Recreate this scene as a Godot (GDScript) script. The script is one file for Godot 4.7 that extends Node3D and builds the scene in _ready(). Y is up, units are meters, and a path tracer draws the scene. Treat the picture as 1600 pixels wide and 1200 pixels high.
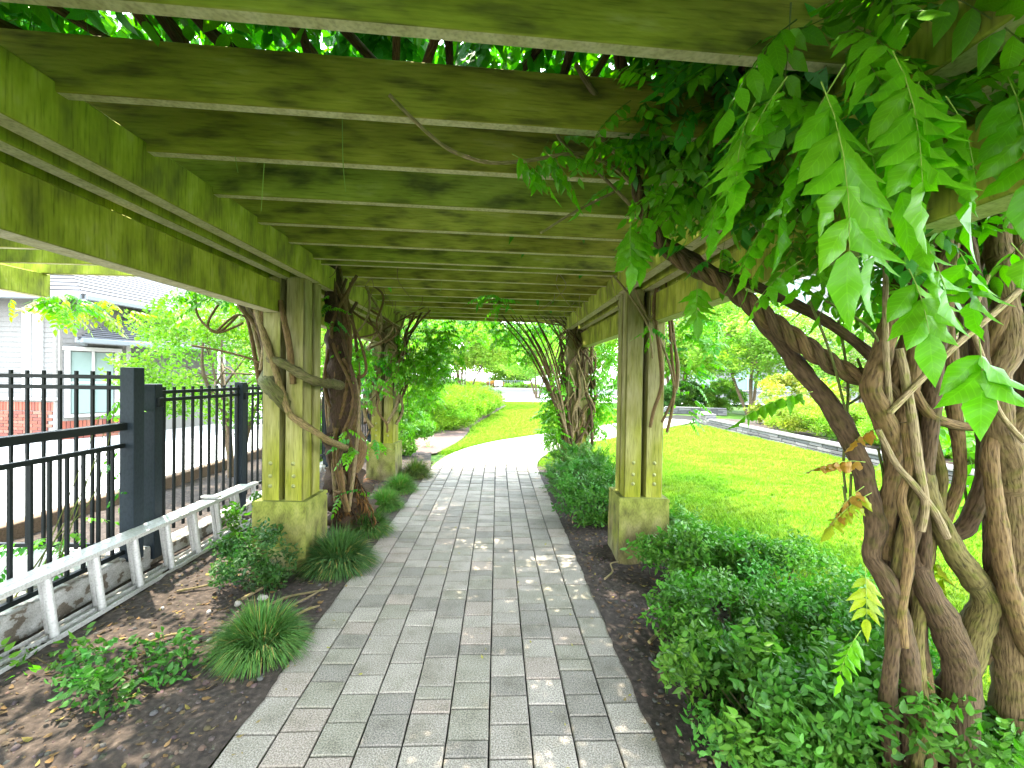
extends Node3D
# A path under a mossy timber pergola overgrown with wisteria. Metres, y up, the path runs along -z.

const F := 720.0
const EYE := Vector3(0, 1.5, 0)
var view_basis := Basis.from_euler(Vector3(deg_to_rad(-0.8), deg_to_rad(-1.83), deg_to_rad(0.9)))
var rng := RandomNumberGenerator.new()
var M := {}
var names := {}
var noise := FastNoiseLite.new()

# ---------- a mesh under construction ----------
class MB:
	var v := PackedVector3Array()
	var n := PackedVector3Array()
	var uv := PackedVector2Array()
	var c := PackedColorArray()
	var i := PackedInt32Array()

	func vert(p: Vector3, nn: Vector3, col := Color.WHITE, t := Vector2.ZERO) -> int:
		v.append(p)
		n.append(nn)
		c.append(col)
		uv.append(t)
		return v.size() - 1

	func tri(a: int, b: int, d: int) -> void:  # turned so that the front is on the side of the normals
		var g := (v[b] - v[a]).cross(v[d] - v[a])
		if g.dot(n[a] + n[b] + n[d]) > 0.0:
			i.append_array([a, d, b])
		else:
			i.append_array([a, b, d])

	func face(p: Array, nn: Vector3, col := Color.WHITE) -> void:
		var at := v.size()
		for q in p:
			vert(q, nn, col, Vector2(q.x + q.z, q.y))
		for k in range(1, p.size() - 1):
			tri(at, at + k, at + k + 1)

	func flat(p: Array, towards: Vector3, col := Color.WHITE) -> void:
		var nn: Vector3 = (p[1] - p[0]).cross(p[2] - p[0]).normalized()
		if nn.dot(towards) < 0:
			nn = -nn
		face(p, nn, col)

	func smooth_normals() -> void:
		for k in n.size():
			n[k] = Vector3.ZERO
		for k in range(0, i.size(), 3):
			var g := (v[i[k + 2]] - v[i[k]]).cross(v[i[k + 1]] - v[i[k]])
			n[i[k]] += g
			n[i[k + 1]] += g
			n[i[k + 2]] += g
		for k in n.size():
			n[k] = n[k].normalized() if n[k].length() > 1e-12 else Vector3.UP

	func add_to(m: ArrayMesh) -> ArrayMesh:
		var a := []
		a.resize(Mesh.ARRAY_MAX)
		a[Mesh.ARRAY_VERTEX] = v
		a[Mesh.ARRAY_NORMAL] = n
		a[Mesh.ARRAY_TEX_UV] = uv
		a[Mesh.ARRAY_COLOR] = c
		a[Mesh.ARRAY_INDEX] = i
		m.add_surface_from_arrays(Mesh.PRIMITIVE_TRIANGLES, a)
		return m

	func mesh() -> ArrayMesh:
		return add_to(ArrayMesh.new())


# ---------- helpers ----------
func V(x: float, y: float, far: float) -> Vector3:
	return Vector3(x, y, -far)

func at(px: float, py: float, far: float) -> Vector3:  # the point that many metres down the path
	var d := view_basis * Vector3((px - 800.0) / F, (600.0 - py) / F, -1)
	return EYE + d * (far / -d.z)

func R(a: float, b: float) -> float:
	return rng.randf_range(a, b)

func L(r: float, g: float, b: float) -> Color:
	return Color(r, g, b).linear_to_srgb()

func numbered(called: String) -> String:
	if not names.has(called):
		names[called] = 0
		return called
	names[called] += 1
	return "%s_%03d" % [called, names[called]]

func tag(o: Node, label: String, category := "", group := "", kind := "") -> void:
	if label: o.set_meta("label", label)
	if category: o.set_meta("category", category)
	if group: o.set_meta("group", group)
	if kind: o.set_meta("kind", kind)

func thing(called: String, label: String, category: String, where := Vector3.ZERO, group := "", turn := 0.0) -> Node3D:
	var o := Node3D.new()
	o.name = numbered(called)
	add_child(o)
	o.position = where
	o.rotation.y = turn
	tag(o, label, category, group)
	return o

func part(parent: Node, called: String, m: Mesh, mats, xf := Transform3D()) -> MeshInstance3D:
	var o := MeshInstance3D.new()
	o.name = called if parent != self else numbered(called)
	o.mesh = m
	if mats is Array:
		for k in mats.size():
			o.set_surface_override_material(k, mats[k])
	else:
		o.material_override = null
		for k in m.get_surface_count():
			o.set_surface_override_material(k, mats)
	o.transform = xf
	parent.add_child(o, true)
	return o

func structure(called: String, label: String, m: Mesh, mats) -> MeshInstance3D:
	var o := part(self, called, m, mats)
	tag(o, label, "", "", "structure")
	return o

func swarm(parent: Node, called: String, m: Mesh, mt: Material, xfs: Array, cols: Array) -> MultiMeshInstance3D:
	var mm := MultiMesh.new()
	mm.transform_format = MultiMesh.TRANSFORM_3D
	mm.use_colors = true
	mm.mesh = m
	mm.instance_count = xfs.size()
	for k in xfs.size():
		mm.set_instance_transform(k, xfs[k])
		mm.set_instance_color(k, cols[k])
	var o := MultiMeshInstance3D.new()
	o.name = called if parent != self else numbered(called)
	o.multimesh = mm
	o.material_override = mt
	o.set_meta("kind", "stuff")
	parent.add_child(o, true)
	return o

func box(mb: MB, xf: Transform3D, size: Vector3, bev := 0.004, col := Color.WHITE, low: MB = null) -> void:
	# a bevelled box; its underside goes to «low» when that is given
	var h := size * 0.5
	bev = minf(bev, minf(h.x, minf(h.y, h.z)) * 0.6)
	var ids := {}
	for ax in 3:
		for s in [-1, 1]:
			var nn := Vector3.ZERO
			nn[ax] = s
			var to := low if low and ax == 1 and s == -1 else mb
			var b := (ax + 1) % 3
			var d := (ax + 2) % 3
			var q := []
			for e in [[-1, -1], [1, -1], [1, 1], [-1, 1]]:
				var p := Vector3.ZERO
				p[ax] = s * h[ax]
				p[b] = e[0] * (h[b] - bev)
				p[d] = e[1] * (h[d] - bev)
				var sg := Vector3i.ZERO
				sg[ax] = s
				sg[b] = e[0]
				sg[d] = e[1]
				var id := mb.vert(xf * p, (xf.basis * nn).normalized(), col)
				ids[[ax, sg]] = id
				q.append(id if to == mb else to.vert(xf * p, (xf.basis * nn).normalized(), col))
			to.tri(q[0], q[1], q[2])
			to.tri(q[0], q[2], q[3])
	for ax in 3:
		var b := (ax + 1) % 3
		var d := (ax + 2) % 3
		for s in [-1, 1]:
			for t in [-1, 1]:
				var k := []
				for u in [-1, 1]:
					var sg := Vector3i.ZERO
					sg[b] = s
					sg[d] = t
					sg[ax] = u
					k.append(ids[[b, sg]])
					k.append(ids[[d, sg]])
				mb.tri(k[0], k[1], k[3])
				mb.tri(k[0], k[3], k[2])
	for x in [-1, 1]:
		for y in [-1, 1]:
			for z in [-1, 1]:
				var sg := Vector3i(x, y, z)
				mb.tri(ids[[0, sg]], ids[[1, sg]], ids[[2, sg]])

func box_mesh(size: Vector3, bev := 0.004, col := Color.WHITE) -> ArrayMesh:
	var mb := MB.new()
	box(mb, Transform3D(), size, bev, col)
	return mb.mesh()

func wood_box(size: Vector3, bev := 0.006) -> ArrayMesh:  # sides and underside are two surfaces
	var mb := MB.new()
	var low := MB.new()
	box(mb, Transform3D(), size, bev, Color.WHITE, low)
	return low.add_to(mb.mesh())

func place(p: Vector3, turn := 0.0) -> Transform3D:
	return Transform3D(Basis(Vector3.UP, turn), p)

func along(a: Vector3, b: Vector3) -> Transform3D:  # local z from a to b, at the middle
	var d := (b - a).normalized()
	var up := Vector3.UP if absf(d.y) < 0.99 else Vector3.RIGHT
	var x := up.cross(d).normalized()
	return Transform3D(Basis(x, d.cross(x), d), (a + b) * 0.5)

func catmull(p: Array, k: int, t: float) -> Vector3:
	var a: Vector3 = p[maxi(k - 1, 0)]
	var b: Vector3 = p[k]
	var c: Vector3 = p[k + 1]
	var d: Vector3 = p[mini(k + 2, p.size() - 1)]
	return 0.5 * (2.0 * b + (c - a) * t + (2.0 * a - 5.0 * b + 4.0 * c - d) * t * t + (3.0 * b - a - 3.0 * c + d) * t * t * t)

func tube(mb: MB, pts: Array, rads: Array, sides := 8, seg := 5, rough := 0.08, col := Color.WHITE, lobes := 0, twist := 0.0, lobe := 0.22) -> void:
	var line := []
	var rr := []
	for k in pts.size() - 1:
		for s in seg:
			var t := float(s) / seg
			line.append(catmull(pts, k, t))
			rr.append(lerpf(rads[mini(k, rads.size() - 1)], rads[mini(k + 1, rads.size() - 1)], t))
	line.append(pts[-1])
	rr.append(rads[mini(pts.size() - 1, rads.size() - 1)])
	var d: Vector3 = (line[1] - line[0]).normalized()
	var side := d.cross(Vector3.RIGHT if absf(d.x) < 0.8 else Vector3.UP).normalized()
	var run := 0.0
	var first := mb.v.size()
	var ph := R(0, 100)
	for k in line.size():
		var nd: Vector3 = (line[mini(k + 1, line.size() - 1)] - line[maxi(k - 1, 0)]).normalized()
		if nd.length() > 0.5:
			d = nd
		side = (side - d * side.dot(d)).normalized()
		var other := d.cross(side)
		if k > 0:
			run += line[k].distance_to(line[k - 1])
		for s in sides + 1:
			var a := TAU * s / sides
			var r: float = rr[k]
			if lobes > 0:
				r *= 1.0 - lobe + lobe * 1.6 * absf(cos(lobes * 0.5 * a + twist * run))
			if rough > 0.0:
				r *= 1.0 + rough * 1.1 * noise.get_noise_2d(ph * 7.0, run * 420.0)
				r *= 1.0 + rough * noise.get_noise_3d(ph + 60.0 * cos(a), 60.0 * sin(a), run * 260.0) * 2.0
			var nn := side * cos(a) + other * sin(a)
			mb.vert(line[k] + nn * r, nn, col, Vector2(float(s) / sides * maxf(1.0, roundf(rr[k] * 40.0)), run * 2.0))
	for k in line.size() - 1:
		for s in sides:
			var q := first + k * (sides + 1) + s
			mb.tri(q, q + 1, q + sides + 2)
			mb.tri(q, q + sides + 2, q + sides + 1)
	for e in [0, line.size() - 1]:
		var nn := (line[0] - line[1] if e == 0 else line[-1] - line[-2]) as Vector3
		nn = nn.normalized()
		var mid := mb.vert(line[e], nn, col)
		var ring := []
		for s in sides:
			ring.append(mb.vert(mb.v[first + e * (sides + 1) + s], nn, col))
		for s in sides:
			mb.tri(mid, ring[s], ring[(s + 1) % sides])

func leaflet(mb: MB, o: Vector3, dir: Vector3, side: Vector3, ln: float, wd: float, col: Color, curl := 0.12, fold := 0.18, fine := true) -> void:
	var nn := dir.cross(side).normalized()
	var ts := [0.0, 0.1, 0.26, 0.44, 0.62, 0.79, 0.91, 1.0] if fine else [0.0, 0.4, 1.0]
	var ws := [0.1, 0.6, 0.95, 1.0, 0.78, 0.42, 0.16, 0.0] if fine else [0.1, 1.0, 0.0]
	var from := mb.v.size()
	for k in ts.size():
		var t: float = ts[k]
		var w: float = ws[k] * wd * 0.5
		var mid := o + dir * (ln * t) - nn * (curl * ln * t * t)
		var wave: float = (0.13 * w * sin(t * 15.0 + ln * 400.0)) if fine else 0.0
		mb.vert(mid - side * w + nn * (fold * w + wave), nn, col, Vector2(0, t))
		mb.vert(mid, nn, col * 0.96 if fine else col, Vector2(0.5, t))
		mb.vert(mid + side * w + nn * (fold * w - wave), nn, col, Vector2(1, t))
	for k in ts.size() - 1:
		var a := from + k * 3
		for s in 2:
			mb.tri(a + s, a + s + 1, a + s + 4)
			mb.tri(a + s, a + s + 4, a + s + 3)

func leaf_plan(pairs: int, length: float, hang: float, droop: float, ahead := 0.5) -> Array:  # where the leaflets of a pinnate leaf sit: [point, direction, side, share of size]
	var out := []
	for k in pairs:
		var t := (k + 1.2) / (pairs + 1.2)
		var x := t * length
		var p := Vector3(x, -droop * length * t * t, 0)
		var sz := 0.78 + 0.22 * sin(PI * minf(1.0, t * 1.1))
		for s in [-1.0, 1.0]:
			var d := Vector3(ahead, -hang, s * (1.0 - 0.55 * hang)) + Vector3(R(-0.15, 0.15), R(-0.15, 0.12), R(-0.12, 0.12))
			d = d.normalized()
			var fw := Vector3(1, -2.0 * droop * t, R(-0.25, 0.25)).normalized()
			var sd: Vector3 = (fw - d * fw.dot(d)).normalized() * s
			out.append([p, d, sd, sz * R(0.88, 1.08)])
	var d2 := Vector3(1, -2.0 * droop - 0.4 * hang, 0).normalized()
	out.append([Vector3(length, -droop * length, 0), d2, Vector3(0, 0, 1), 1.05])
	return out

func rachis(mb: MB, length: float, droop: float, r: float, col: Color) -> void:
	var pts := []
	for k in 5:
		var t := k / 4.0
		pts.append(Vector3(t * length, -droop * length * t * t, 0))
	tube(mb, pts, [r * 1.4, r, r, r * 0.8, r * 0.6], 4, 1, 0.0, col)

func pinnate_mesh(pairs: int, length: float, hang: float, droop: float, ln: float, wd: float, fine: bool) -> ArrayMesh:
	var mb := MB.new()
	for q in leaf_plan(pairs, length, hang, droop):
		leaflet(mb, q[0], q[1], q[2], ln * q[3], wd * q[3], Color(1, 1, 1) * R(0.88, 1.0), R(0.05, 0.25), R(0.05, 0.3), fine)
	mb.smooth_normals()
	rachis(mb, length, droop, 0.0012, Color(1.0, 0.85, 0.8))
	return mb.mesh()

func sprig_mesh(count: int, spread: float, ln: float, wd: float, fine := false) -> ArrayMesh:  # a few leaves round a point
	var mb := MB.new()
	for k in count:
		var d := Vector3(R(-1, 1), R(-0.7, 1), R(-1, 1)).normalized()
		var sd := d.cross(Vector3(R(-1, 1), R(-1, 1), R(-1, 1))).normalized()
		leaflet(mb, Vector3(R(-1, 1), R(-1, 1), R(-1, 1)) * spread, d, sd, ln * R(0.7, 1.2), wd * R(0.8, 1.2), Color(1, 1, 1) * R(0.85, 1.0), 0.15, 0.2, fine)
	mb.smooth_normals()
	return mb.mesh()

func turned(p: Vector3, yaw: float, tilt: float, roll: float, s: float) -> Transform3D:
	return Transform3D((Basis(Vector3.UP, yaw) * Basis(Vector3(0, 0, 1), tilt) * Basis(Vector3.RIGHT, roll)).scaled(Vector3.ONE * s), p)

func tint(base: Color, by := 0.2) -> Color:
	var f := 1.0 + R(-by, by)
	return Color(base.r * f * (1.0 + R(-by, by) * 0.7), base.g * f, base.b * f * (1.0 + R(-by, by)))

func in_ball() -> Vector3:
	while true:
		var p := Vector3(R(-1, 1), R(-1, 1), R(-1, 1))
		if p.length_squared() < 1.0:
			return p
	return Vector3.ZERO

# ---------- materials ----------
func noise_tex(freq: float, stops: Array, sd: int, octaves := 4, size := 512, kind := FastNoiseLite.TYPE_SIMPLEX_SMOOTH) -> NoiseTexture2D:
	var f := FastNoiseLite.new()
	f.noise_type = kind
	f.frequency = freq
	f.seed = sd
	f.fractal_octaves = octaves
	if kind == FastNoiseLite.TYPE_CELLULAR:
		f.fractal_type = FastNoiseLite.FRACTAL_NONE
	var t := NoiseTexture2D.new()
	t.width = size
	t.height = size
	t.seamless = true
	t.noise = f
	if stops:
		var g := Gradient.new()
		var off := PackedFloat32Array()
		var cols := PackedColorArray()
		for s in stops:
			off.append(s[0])
			cols.append(s[1])
		g.offsets = off
		g.colors = cols
		t.color_ramp = g
	return t

func mat(key: String, col: Color, rough := 0.8, tex: Texture2D = null, scale := Vector3.ZERO, bump: Texture2D = null, bump_cm := 0.2, vertex := false) -> StandardMaterial3D:
	var m := StandardMaterial3D.new()
	m.resource_name = key
	m.albedo_color = col
	m.roughness = rough
	m.metallic_specular = 0.35
	m.albedo_texture = tex
	m.vertex_color_use_as_albedo = vertex
	if scale != Vector3.ZERO:
		m.uv1_triplanar = true
		m.uv1_world_triplanar = true
		m.uv1_scale = scale
	if bump:
		m.heightmap_enabled = true
		m.heightmap_texture = bump
		m.heightmap_scale = bump_cm
	M[key] = m
	return m

func detail(m: StandardMaterial3D, tex: Texture2D, scale: Vector3) -> void:
	m.detail_enabled = true
	m.detail_albedo = tex
	m.detail_blend_mode = BaseMaterial3D.BLEND_MODE_MUL
	m.detail_uv_layer = BaseMaterial3D.DETAIL_UV_2
	m.uv2_triplanar = true
	m.uv2_world_triplanar = true
	m.uv2_scale = scale

func leaf_mat(key: String, back: Color, rough := 0.45) -> StandardMaterial3D:
	var m := mat(key, Color.WHITE, rough, null, Vector3.ZERO, null, 0.0, true)
	m.cull_mode = BaseMaterial3D.CULL_DISABLED
	m.backlight_enabled = true
	m.backlight = back
	m.albedo_texture = vein_pictures[0]
	m.heightmap_enabled = true
	m.heightmap_texture = vein_pictures[1]
	m.heightmap_scale = 0.06
	return m

var vein_pictures := []

func draw_veins() -> void:  # a midrib and slanting side veins, paler and sunk
	var a := Image.create(64, 128, false, Image.FORMAT_RGB8)
	var b := Image.create(64, 128, false, Image.FORMAT_RGB8)
	for y in 128:
		for x in 64:
			var u := absf(x - 31.5) / 32.0
			var k := fposmod(y / 128.0 * 9.0 - u * 1.5, 1.0)
			var v := maxf(smoothstep(0.10, 0.0, absf(k - 0.5) * 0.9), smoothstep(0.07, 0.0, u))
			var puff := sin(k * PI) * 0.6
			var c := Color(0.86, 0.88, 0.80).lerp(Color(1, 1, 0.95), v * 0.8)
			a.set_pixel(x, y, c)
			var h := clampf(0.75 - 0.5 * v + 0.2 * (0.5 - absf(k - 0.5)) + 0.0 * puff, 0, 1)
			b.set_pixel(x, y, Color(h, h, h))
	vein_pictures = [ImageTexture.create_from_image(a), ImageTexture.create_from_image(b)]

func make_materials() -> void:
	draw_veins()
	var W := Color.WHITE
	var fine := noise_tex(0.05, [[0.0, L(0.55, 0.55, 0.55)], [0.5, L(0.85, 0.85, 0.85)], [1.0, W]], 11, 5)
	var streak := noise_tex(0.03, [[0.0, L(0.42, 0.45, 0.4)], [0.35, L(0.8, 0.82, 0.75)], [1.0, W]], 12, 5)
	var grain := noise_tex(0.04, [], 13, 4)
	var moss := noise_tex(0.012, [[0.0, L(0.13, 0.135, 0.03)], [0.3, L(0.23, 0.24, 0.03)], [0.55, L(0.31, 0.34, 0.03)], [0.8, L(0.40, 0.41, 0.06)], [1.0, L(0.44, 0.41, 0.14)]], 14, 5)
	var w1 := mat("mossy_wood", W, 0.85, moss, Vector3(0.9, 0.5, 0.9), grain, 0.25)
	detail(w1, streak, Vector3(4.0, 0.35, 4.0))
	var dark_moss := noise_tex(0.012, [[0.0, L(0.06, 0.062, 0.02)], [0.25, L(0.18, 0.185, 0.032)], [0.45, L(0.30, 0.315, 0.04)], [0.75, L(0.38, 0.395, 0.055)], [1.0, L(0.48, 0.46, 0.14)]], 15, 5)
	for k in 3:
		var w2 := mat("algae_wood%d" % k, [L(1, 1, 1), L(0.80, 0.82, 0.8), L(0.92, 0.80, 0.8)][k], 0.85, dark_moss, Vector3(0.45, [1.5, 1.2, 1.8][k], 0.8), grain, 0.3)
		detail(w2, streak, Vector3(0.35, 5.0, 3.0))
		w2.uv1_offset = Vector3(0.37 * k, 0.21 * k, 0)
	var bare := noise_tex(0.02, [[0.0, L(0.44, 0.39, 0.20)], [0.5, L(0.57, 0.51, 0.29)], [1.0, L(0.66, 0.60, 0.38)]], 16, 4)
	var w3 := mat("bare_wood", W, 0.85, bare, Vector3(1.0, 3.0, 1.0), grain, 0.15)
	detail(w3, fine, Vector3(2, 2, 2))
	var tan_ := noise_tex(0.012, [[0.0, L(0.20, 0.195, 0.04)], [0.35, L(0.33, 0.29, 0.12)], [0.6, L(0.38, 0.33, 0.17)], [1.0, L(0.46, 0.40, 0.24)]], 26, 5)
	var w4 := mat("post_wood", L(0.74, 0.74, 0.74), 0.85, tan_, Vector3(1.4, 0.35, 1.4), grain, 0.25, true)
	detail(w4, streak, Vector3(4.0, 0.35, 4.0))
	var conc := noise_tex(0.014, [[0.0, L(0.10, 0.09, 0.05)], [0.3, L(0.22, 0.22, 0.10)], [0.55, L(0.30, 0.30, 0.14)], [1.0, L(0.42, 0.39, 0.28)]], 17, 5)
	var c1 := mat("pedestal_concrete", L(0.76, 0.76, 0.76), 0.9, conc, Vector3(1.0, 0.6, 1.0), grain, 0.2, true)
	detail(c1, fine, Vector3(3, 1.2, 3))
	var cw := noise_tex(0.010, [[0.0, L(0.10, 0.085, 0.065)], [0.38, L(0.14, 0.115, 0.085)], [0.42, L(0.30, 0.29, 0.26)], [0.7, L(0.38, 0.37, 0.34)], [1.0, L(0.46, 0.45, 0.42)]], 18, 5)
	var c2 := mat("old_concrete", W, 0.9, cw, Vector3(1.2, 1.6, 1.2), grain, 0.3)
	detail(c2, fine, Vector3(3, 3, 3))
	var c3 := mat("clean_concrete", L(0.5, 0.49, 0.46), 0.9, fine, Vector3(0.5, 0.5, 0.5), grain, 0.1)
	var speck := noise_tex(0.15, [[0.0, L(0.22, 0.22, 0.21)], [0.3, L(0.46, 0.455, 0.445)], [0.5, L(0.66, 0.65, 0.635)], [0.66, L(0.92, 0.91, 0.89)], [0.8, W], [1.0, W]], 19, 3)
	var stain := noise_tex(0.012, [[0.0, L(0.62, 0.62, 0.56)], [0.4, L(0.86, 0.86, 0.83)], [1.0, W]], 20, 5)
	var pt := [L(0.335, 0.296, 0.257), L(0.38, 0.337, 0.294), L(0.262, 0.234, 0.206), L(0.36, 0.30, 0.26), L(0.30, 0.274, 0.226)]
	for k in pt.size():
		var p := mat("paver%d" % k, pt[k], 0.85, speck, Vector3(1.5, 1.5, 1.5), speck, 0.15)
		detail(p, stain, Vector3(0.8, 0.8, 0.8))
	mat("joint", L(0.012, 0.011, 0.008), 0.95, fine, Vector3(4, 4, 4))
	var dirt := noise_tex(0.03, [[0.0, L(0.016, 0.011, 0.009)], [0.4, L(0.036, 0.026, 0.02)], [0.7, L(0.058, 0.042, 0.033)], [1.0, L(0.13, 0.10, 0.078)]], 21, 6)
	var so := mat("soil", W, 0.95, dirt, Vector3(1.4, 1.4, 1.4), dirt, 1.2)
	detail(so, fine, Vector3(5, 5, 5))
	var ml := mat("mulch", L(0.11, 0.072, 0.06), 0.95, stain, Vector3(1.2, 1.2, 1.2), dirt, 1.0)
	detail(ml, fine, Vector3(5, 5, 5))
	var turf := noise_tex(0.02, [[0.0, L(0.040, 0.10, 0.004)], [0.4, L(0.056, 0.13, 0.006)], [0.7, L(0.07, 0.145, 0.008)], [1.0, L(0.09, 0.15, 0.016)]], 22, 6)
	var tu := mat("turf", W, 0.9, turf, Vector3(0.5, 0.5, 0.5), grain, 1.0)
	detail(tu, fine, Vector3(3, 3, 3))
	mat("far_ground", L(0.035, 0.07, 0.01), 0.95, fine, Vector3(0.1, 0.1, 0.1))
	mat("asphalt", L(0.022, 0.022, 0.025), 0.9, fine, Vector3(1, 1, 1))
	var bark := noise_tex(0.03, [[0.0, L(0.18, 0.16, 0.15)], [0.3, L(0.55, 0.52, 0.48)], [0.65, L(0.9, 0.88, 0.85)], [1.0, W]], 23, 5)
	var b := mat("bark", W, 0.9, bark, Vector3.ZERO, bark, 0.8, true)
	b.uv1_scale = Vector3(1.0, 0.6, 1)
	var moss_spots := noise_tex(0.02, [[0.0, W], [0.55, W], [0.75, L(0.75, 0.95, 0.45)], [1.0, L(0.55, 0.8, 0.3)]], 24, 4)
	detail(b, moss_spots, Vector3(1.5, 1.5, 1.5))
	leaf_mat("leaf", Color(0.84, 1.0, 0.2), 0.38).metallic_specular = 0.4
	leaf_mat("tree_leaf", Color(0.8, 0.95, 0.35), 0.6)
	leaf_mat("shrub_leaf", Color(0.55, 0.8, 0.25), 0.42).metallic_specular = 0.3
	leaf_mat("blade", Color(0.55, 0.75, 0.15), 0.65).metallic_specular = 0.2
	leaf_mat("dry_leaf", Color(0.3, 0.22, 0.1), 0.8)
	mat("stem", W, 0.7, null, Vector3.ZERO, null, 0.0, true)
	var steel := mat("fence_paint", L(0.009, 0.012, 0.012), 0.5, fine, Vector3(3, 3, 3))
	steel.metallic_specular = 0.25
	var post := mat("post_paint", L(0.019, 0.027, 0.034), 0.55, fine, Vector3(2, 1, 2))
	post.metallic_specular = 0.25
	var al := mat("aluminium", L(0.46, 0.45, 0.425), 0.45, fine, Vector3(2, 2, 2), grain, 0.05)
	al.metallic = 0.2
	mat("bolt", L(0.22, 0.23, 0.08), 0.6)
	mat("siding", L(0.14, 0.136, 0.128), 0.8, fine, Vector3(0.6, 2, 0.6))
	mat("trim", L(0.32, 0.315, 0.30), 0.7)
	mat("pane", L(0.10, 0.14, 0.15), 0.08).metallic_specular = 0.8
	mat("blind", L(0.14, 0.19, 0.175), 0.5)
	for k in 4:
		mat("brick%d" % k, [L(0.20, 0.06, 0.036), L(0.24, 0.075, 0.046), L(0.17, 0.052, 0.036), L(0.23, 0.095, 0.062)][k], 0.85, fine, Vector3(4, 4, 4), grain, 0.1)
	mat("mortar", L(0.17, 0.16, 0.145), 0.9)
	var sh := mat("shingle", L(0.06, 0.06, 0.065), 0.9, fine, Vector3(2, 2, 2))
	detail(sh, stain, Vector3(0.7, 0.7, 0.7))
	mat("gutter", L(0.10, 0.11, 0.115), 0.5)
	for k in 3:
		mat("stone%d" % k, [L(0.10, 0.098, 0.095), L(0.135, 0.13, 0.125), L(0.07, 0.069, 0.068)][k], 0.9, fine, Vector3(3, 3, 3), grain, 0.3)
	mat("facade", L(0.17, 0.165, 0.155), 0.85, fine, Vector3(0.3, 0.3, 0.3))
	mat("car_paint", L(0.68, 0.68, 0.68), 0.3).clearcoat_enabled = true
	mat("rubber", L(0.02, 0.02, 0.02), 0.8)
	mat("sign_white", L(0.75, 0.75, 0.74), 0.6)
	mat("log", L(0.13, 0.085, 0.055), 0.9, fine, Vector3(2, 2, 2), grain, 0.4)
	mat("pebble", L(0.34, 0.30, 0.26), 0.7, fine, Vector3(6, 6, 6))

# ---------- the scene ----------
func _ready() -> void:
	rng.seed = 7
	noise.seed = 3
	noise.frequency = 0.02
	var cam := Camera3D.new()
	cam.name = "camera"
	cam.position = EYE
	cam.basis = view_basis
	cam.fov = rad_to_deg(2.0 * atan(600.0 / F))
	cam.near = 0.05
	cam.far = 600.0
	add_child(cam)
	cam.current = true
	var e := Environment.new()
	e.background_mode = Environment.BG_SKY
	var sky := Sky.new()
	var sm := ProceduralSkyMaterial.new()
	sm.sky_top_color = Color(0.80, 0.86, 0.93)
	sm.sky_horizon_color = Color(0.95, 0.955, 0.96)
	sm.sky_curve = 0.2
	sm.ground_bottom_color = Color(0.3, 0.33, 0.22)
	sm.ground_horizon_color = Color(0.75, 0.78, 0.72)
	sm.sky_energy_multiplier = 1.5
	sm.sun_angle_max = 10.0
	sky.sky_material = sm
	e.sky = sky
	e.tonemap_mode = Environment.TONE_MAPPER_LINEAR
	e.tonemap_exposure = 7.9
	e.sdfgi_enabled = true
	e.ssao_enabled = true
	e.ssil_enabled = true
	var we := WorldEnvironment.new()
	we.name = "environment"
	we.environment = e
	add_child(we)
	var sun := DirectionalLight3D.new()
	sun.name = "sun"
	sun.light_color = Color(1.0, 0.96, 0.88)
	sun.light_energy = 1.1
	sun.light_angular_distance = 0.5
	sun.shadow_enabled = true
	add_child(sun)
	sun.look_at_from_position(Vector3(-0.27, 0.89, -0.30) * 30.0, Vector3.ZERO)
	make_materials()
	build_ground()
	build_path()
	build_pergola()
	build_second_pergola()
	build_fence()
	build_left_building()
	build_right_side()
	build_distance()
	build_ladder()
	build_vines()
	build_plants()
	build_litter()

func pergola_skew(x: float) -> float:  # the rafters run a little away from the viewer on the right
	return 0.062 * (x + 0.2)

# ---------- ground ----------
const PATH_L := -1.05
const PATH_W := 1.73
const BEND := 7.35
const BEND_R := 5.8
const BEND_A := 0.72

func path_point(u: float, s: float) -> Vector2:  # across, along -> (x, metres away)
	if s <= BEND:
		return Vector2(PATH_L + u, s)
	var mid := BEND_R - PATH_W * 0.5
	var a := minf((s - BEND) / mid, BEND_A)
	var c := Vector2(PATH_L + BEND_R, BEND)
	var p := c + Vector2(-cos(a), sin(a)) * (BEND_R - u)
	var over := s - BEND - mid * BEND_A
	if over > 0.0:
		p += Vector2(sin(a), cos(a)) * over
	return p

func on_path(x: float, z: float, pad := 0.0) -> bool:
	if z <= BEND:
		return x > PATH_L - pad and x < PATH_L + PATH_W + pad
	var d := Vector2(x, z) - Vector2(PATH_L + BEND_R, BEND)
	var a := atan2(d.y, -d.x)
	if a < BEND_A:
		var r := d.length()
		return r < BEND_R + pad and r > BEND_R - PATH_W - pad
	var o := d - Vector2(-cos(BEND_A), sin(BEND_A)) * BEND_R
	var across := o.dot(Vector2(cos(BEND_A), -sin(BEND_A)))
	return across > -pad and across < PATH_W + pad

func left_lawn_edge(z: float) -> float:
	if z < 8.6:
		return PATH_L
	if z < 13.5:
		return lerpf(-1.16, -0.72, (z - 8.6) / 4.9) + 0.18 * sin((z - 8.6) / 4.9 * PI)
	return lerpf(-0.72, 0.5, (z - 13.5) / 10.5)

func bump(x: float, z: float) -> float:
	return 0.035 * noise.get_noise_2d(x * 60.0, z * 60.0) + 0.02 * noise.get_noise_2d(x * 220.0 + 50.0, z * 220.0) + 0.008 * noise.get_noise_2d(x * 900.0, z * 900.0)

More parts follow.
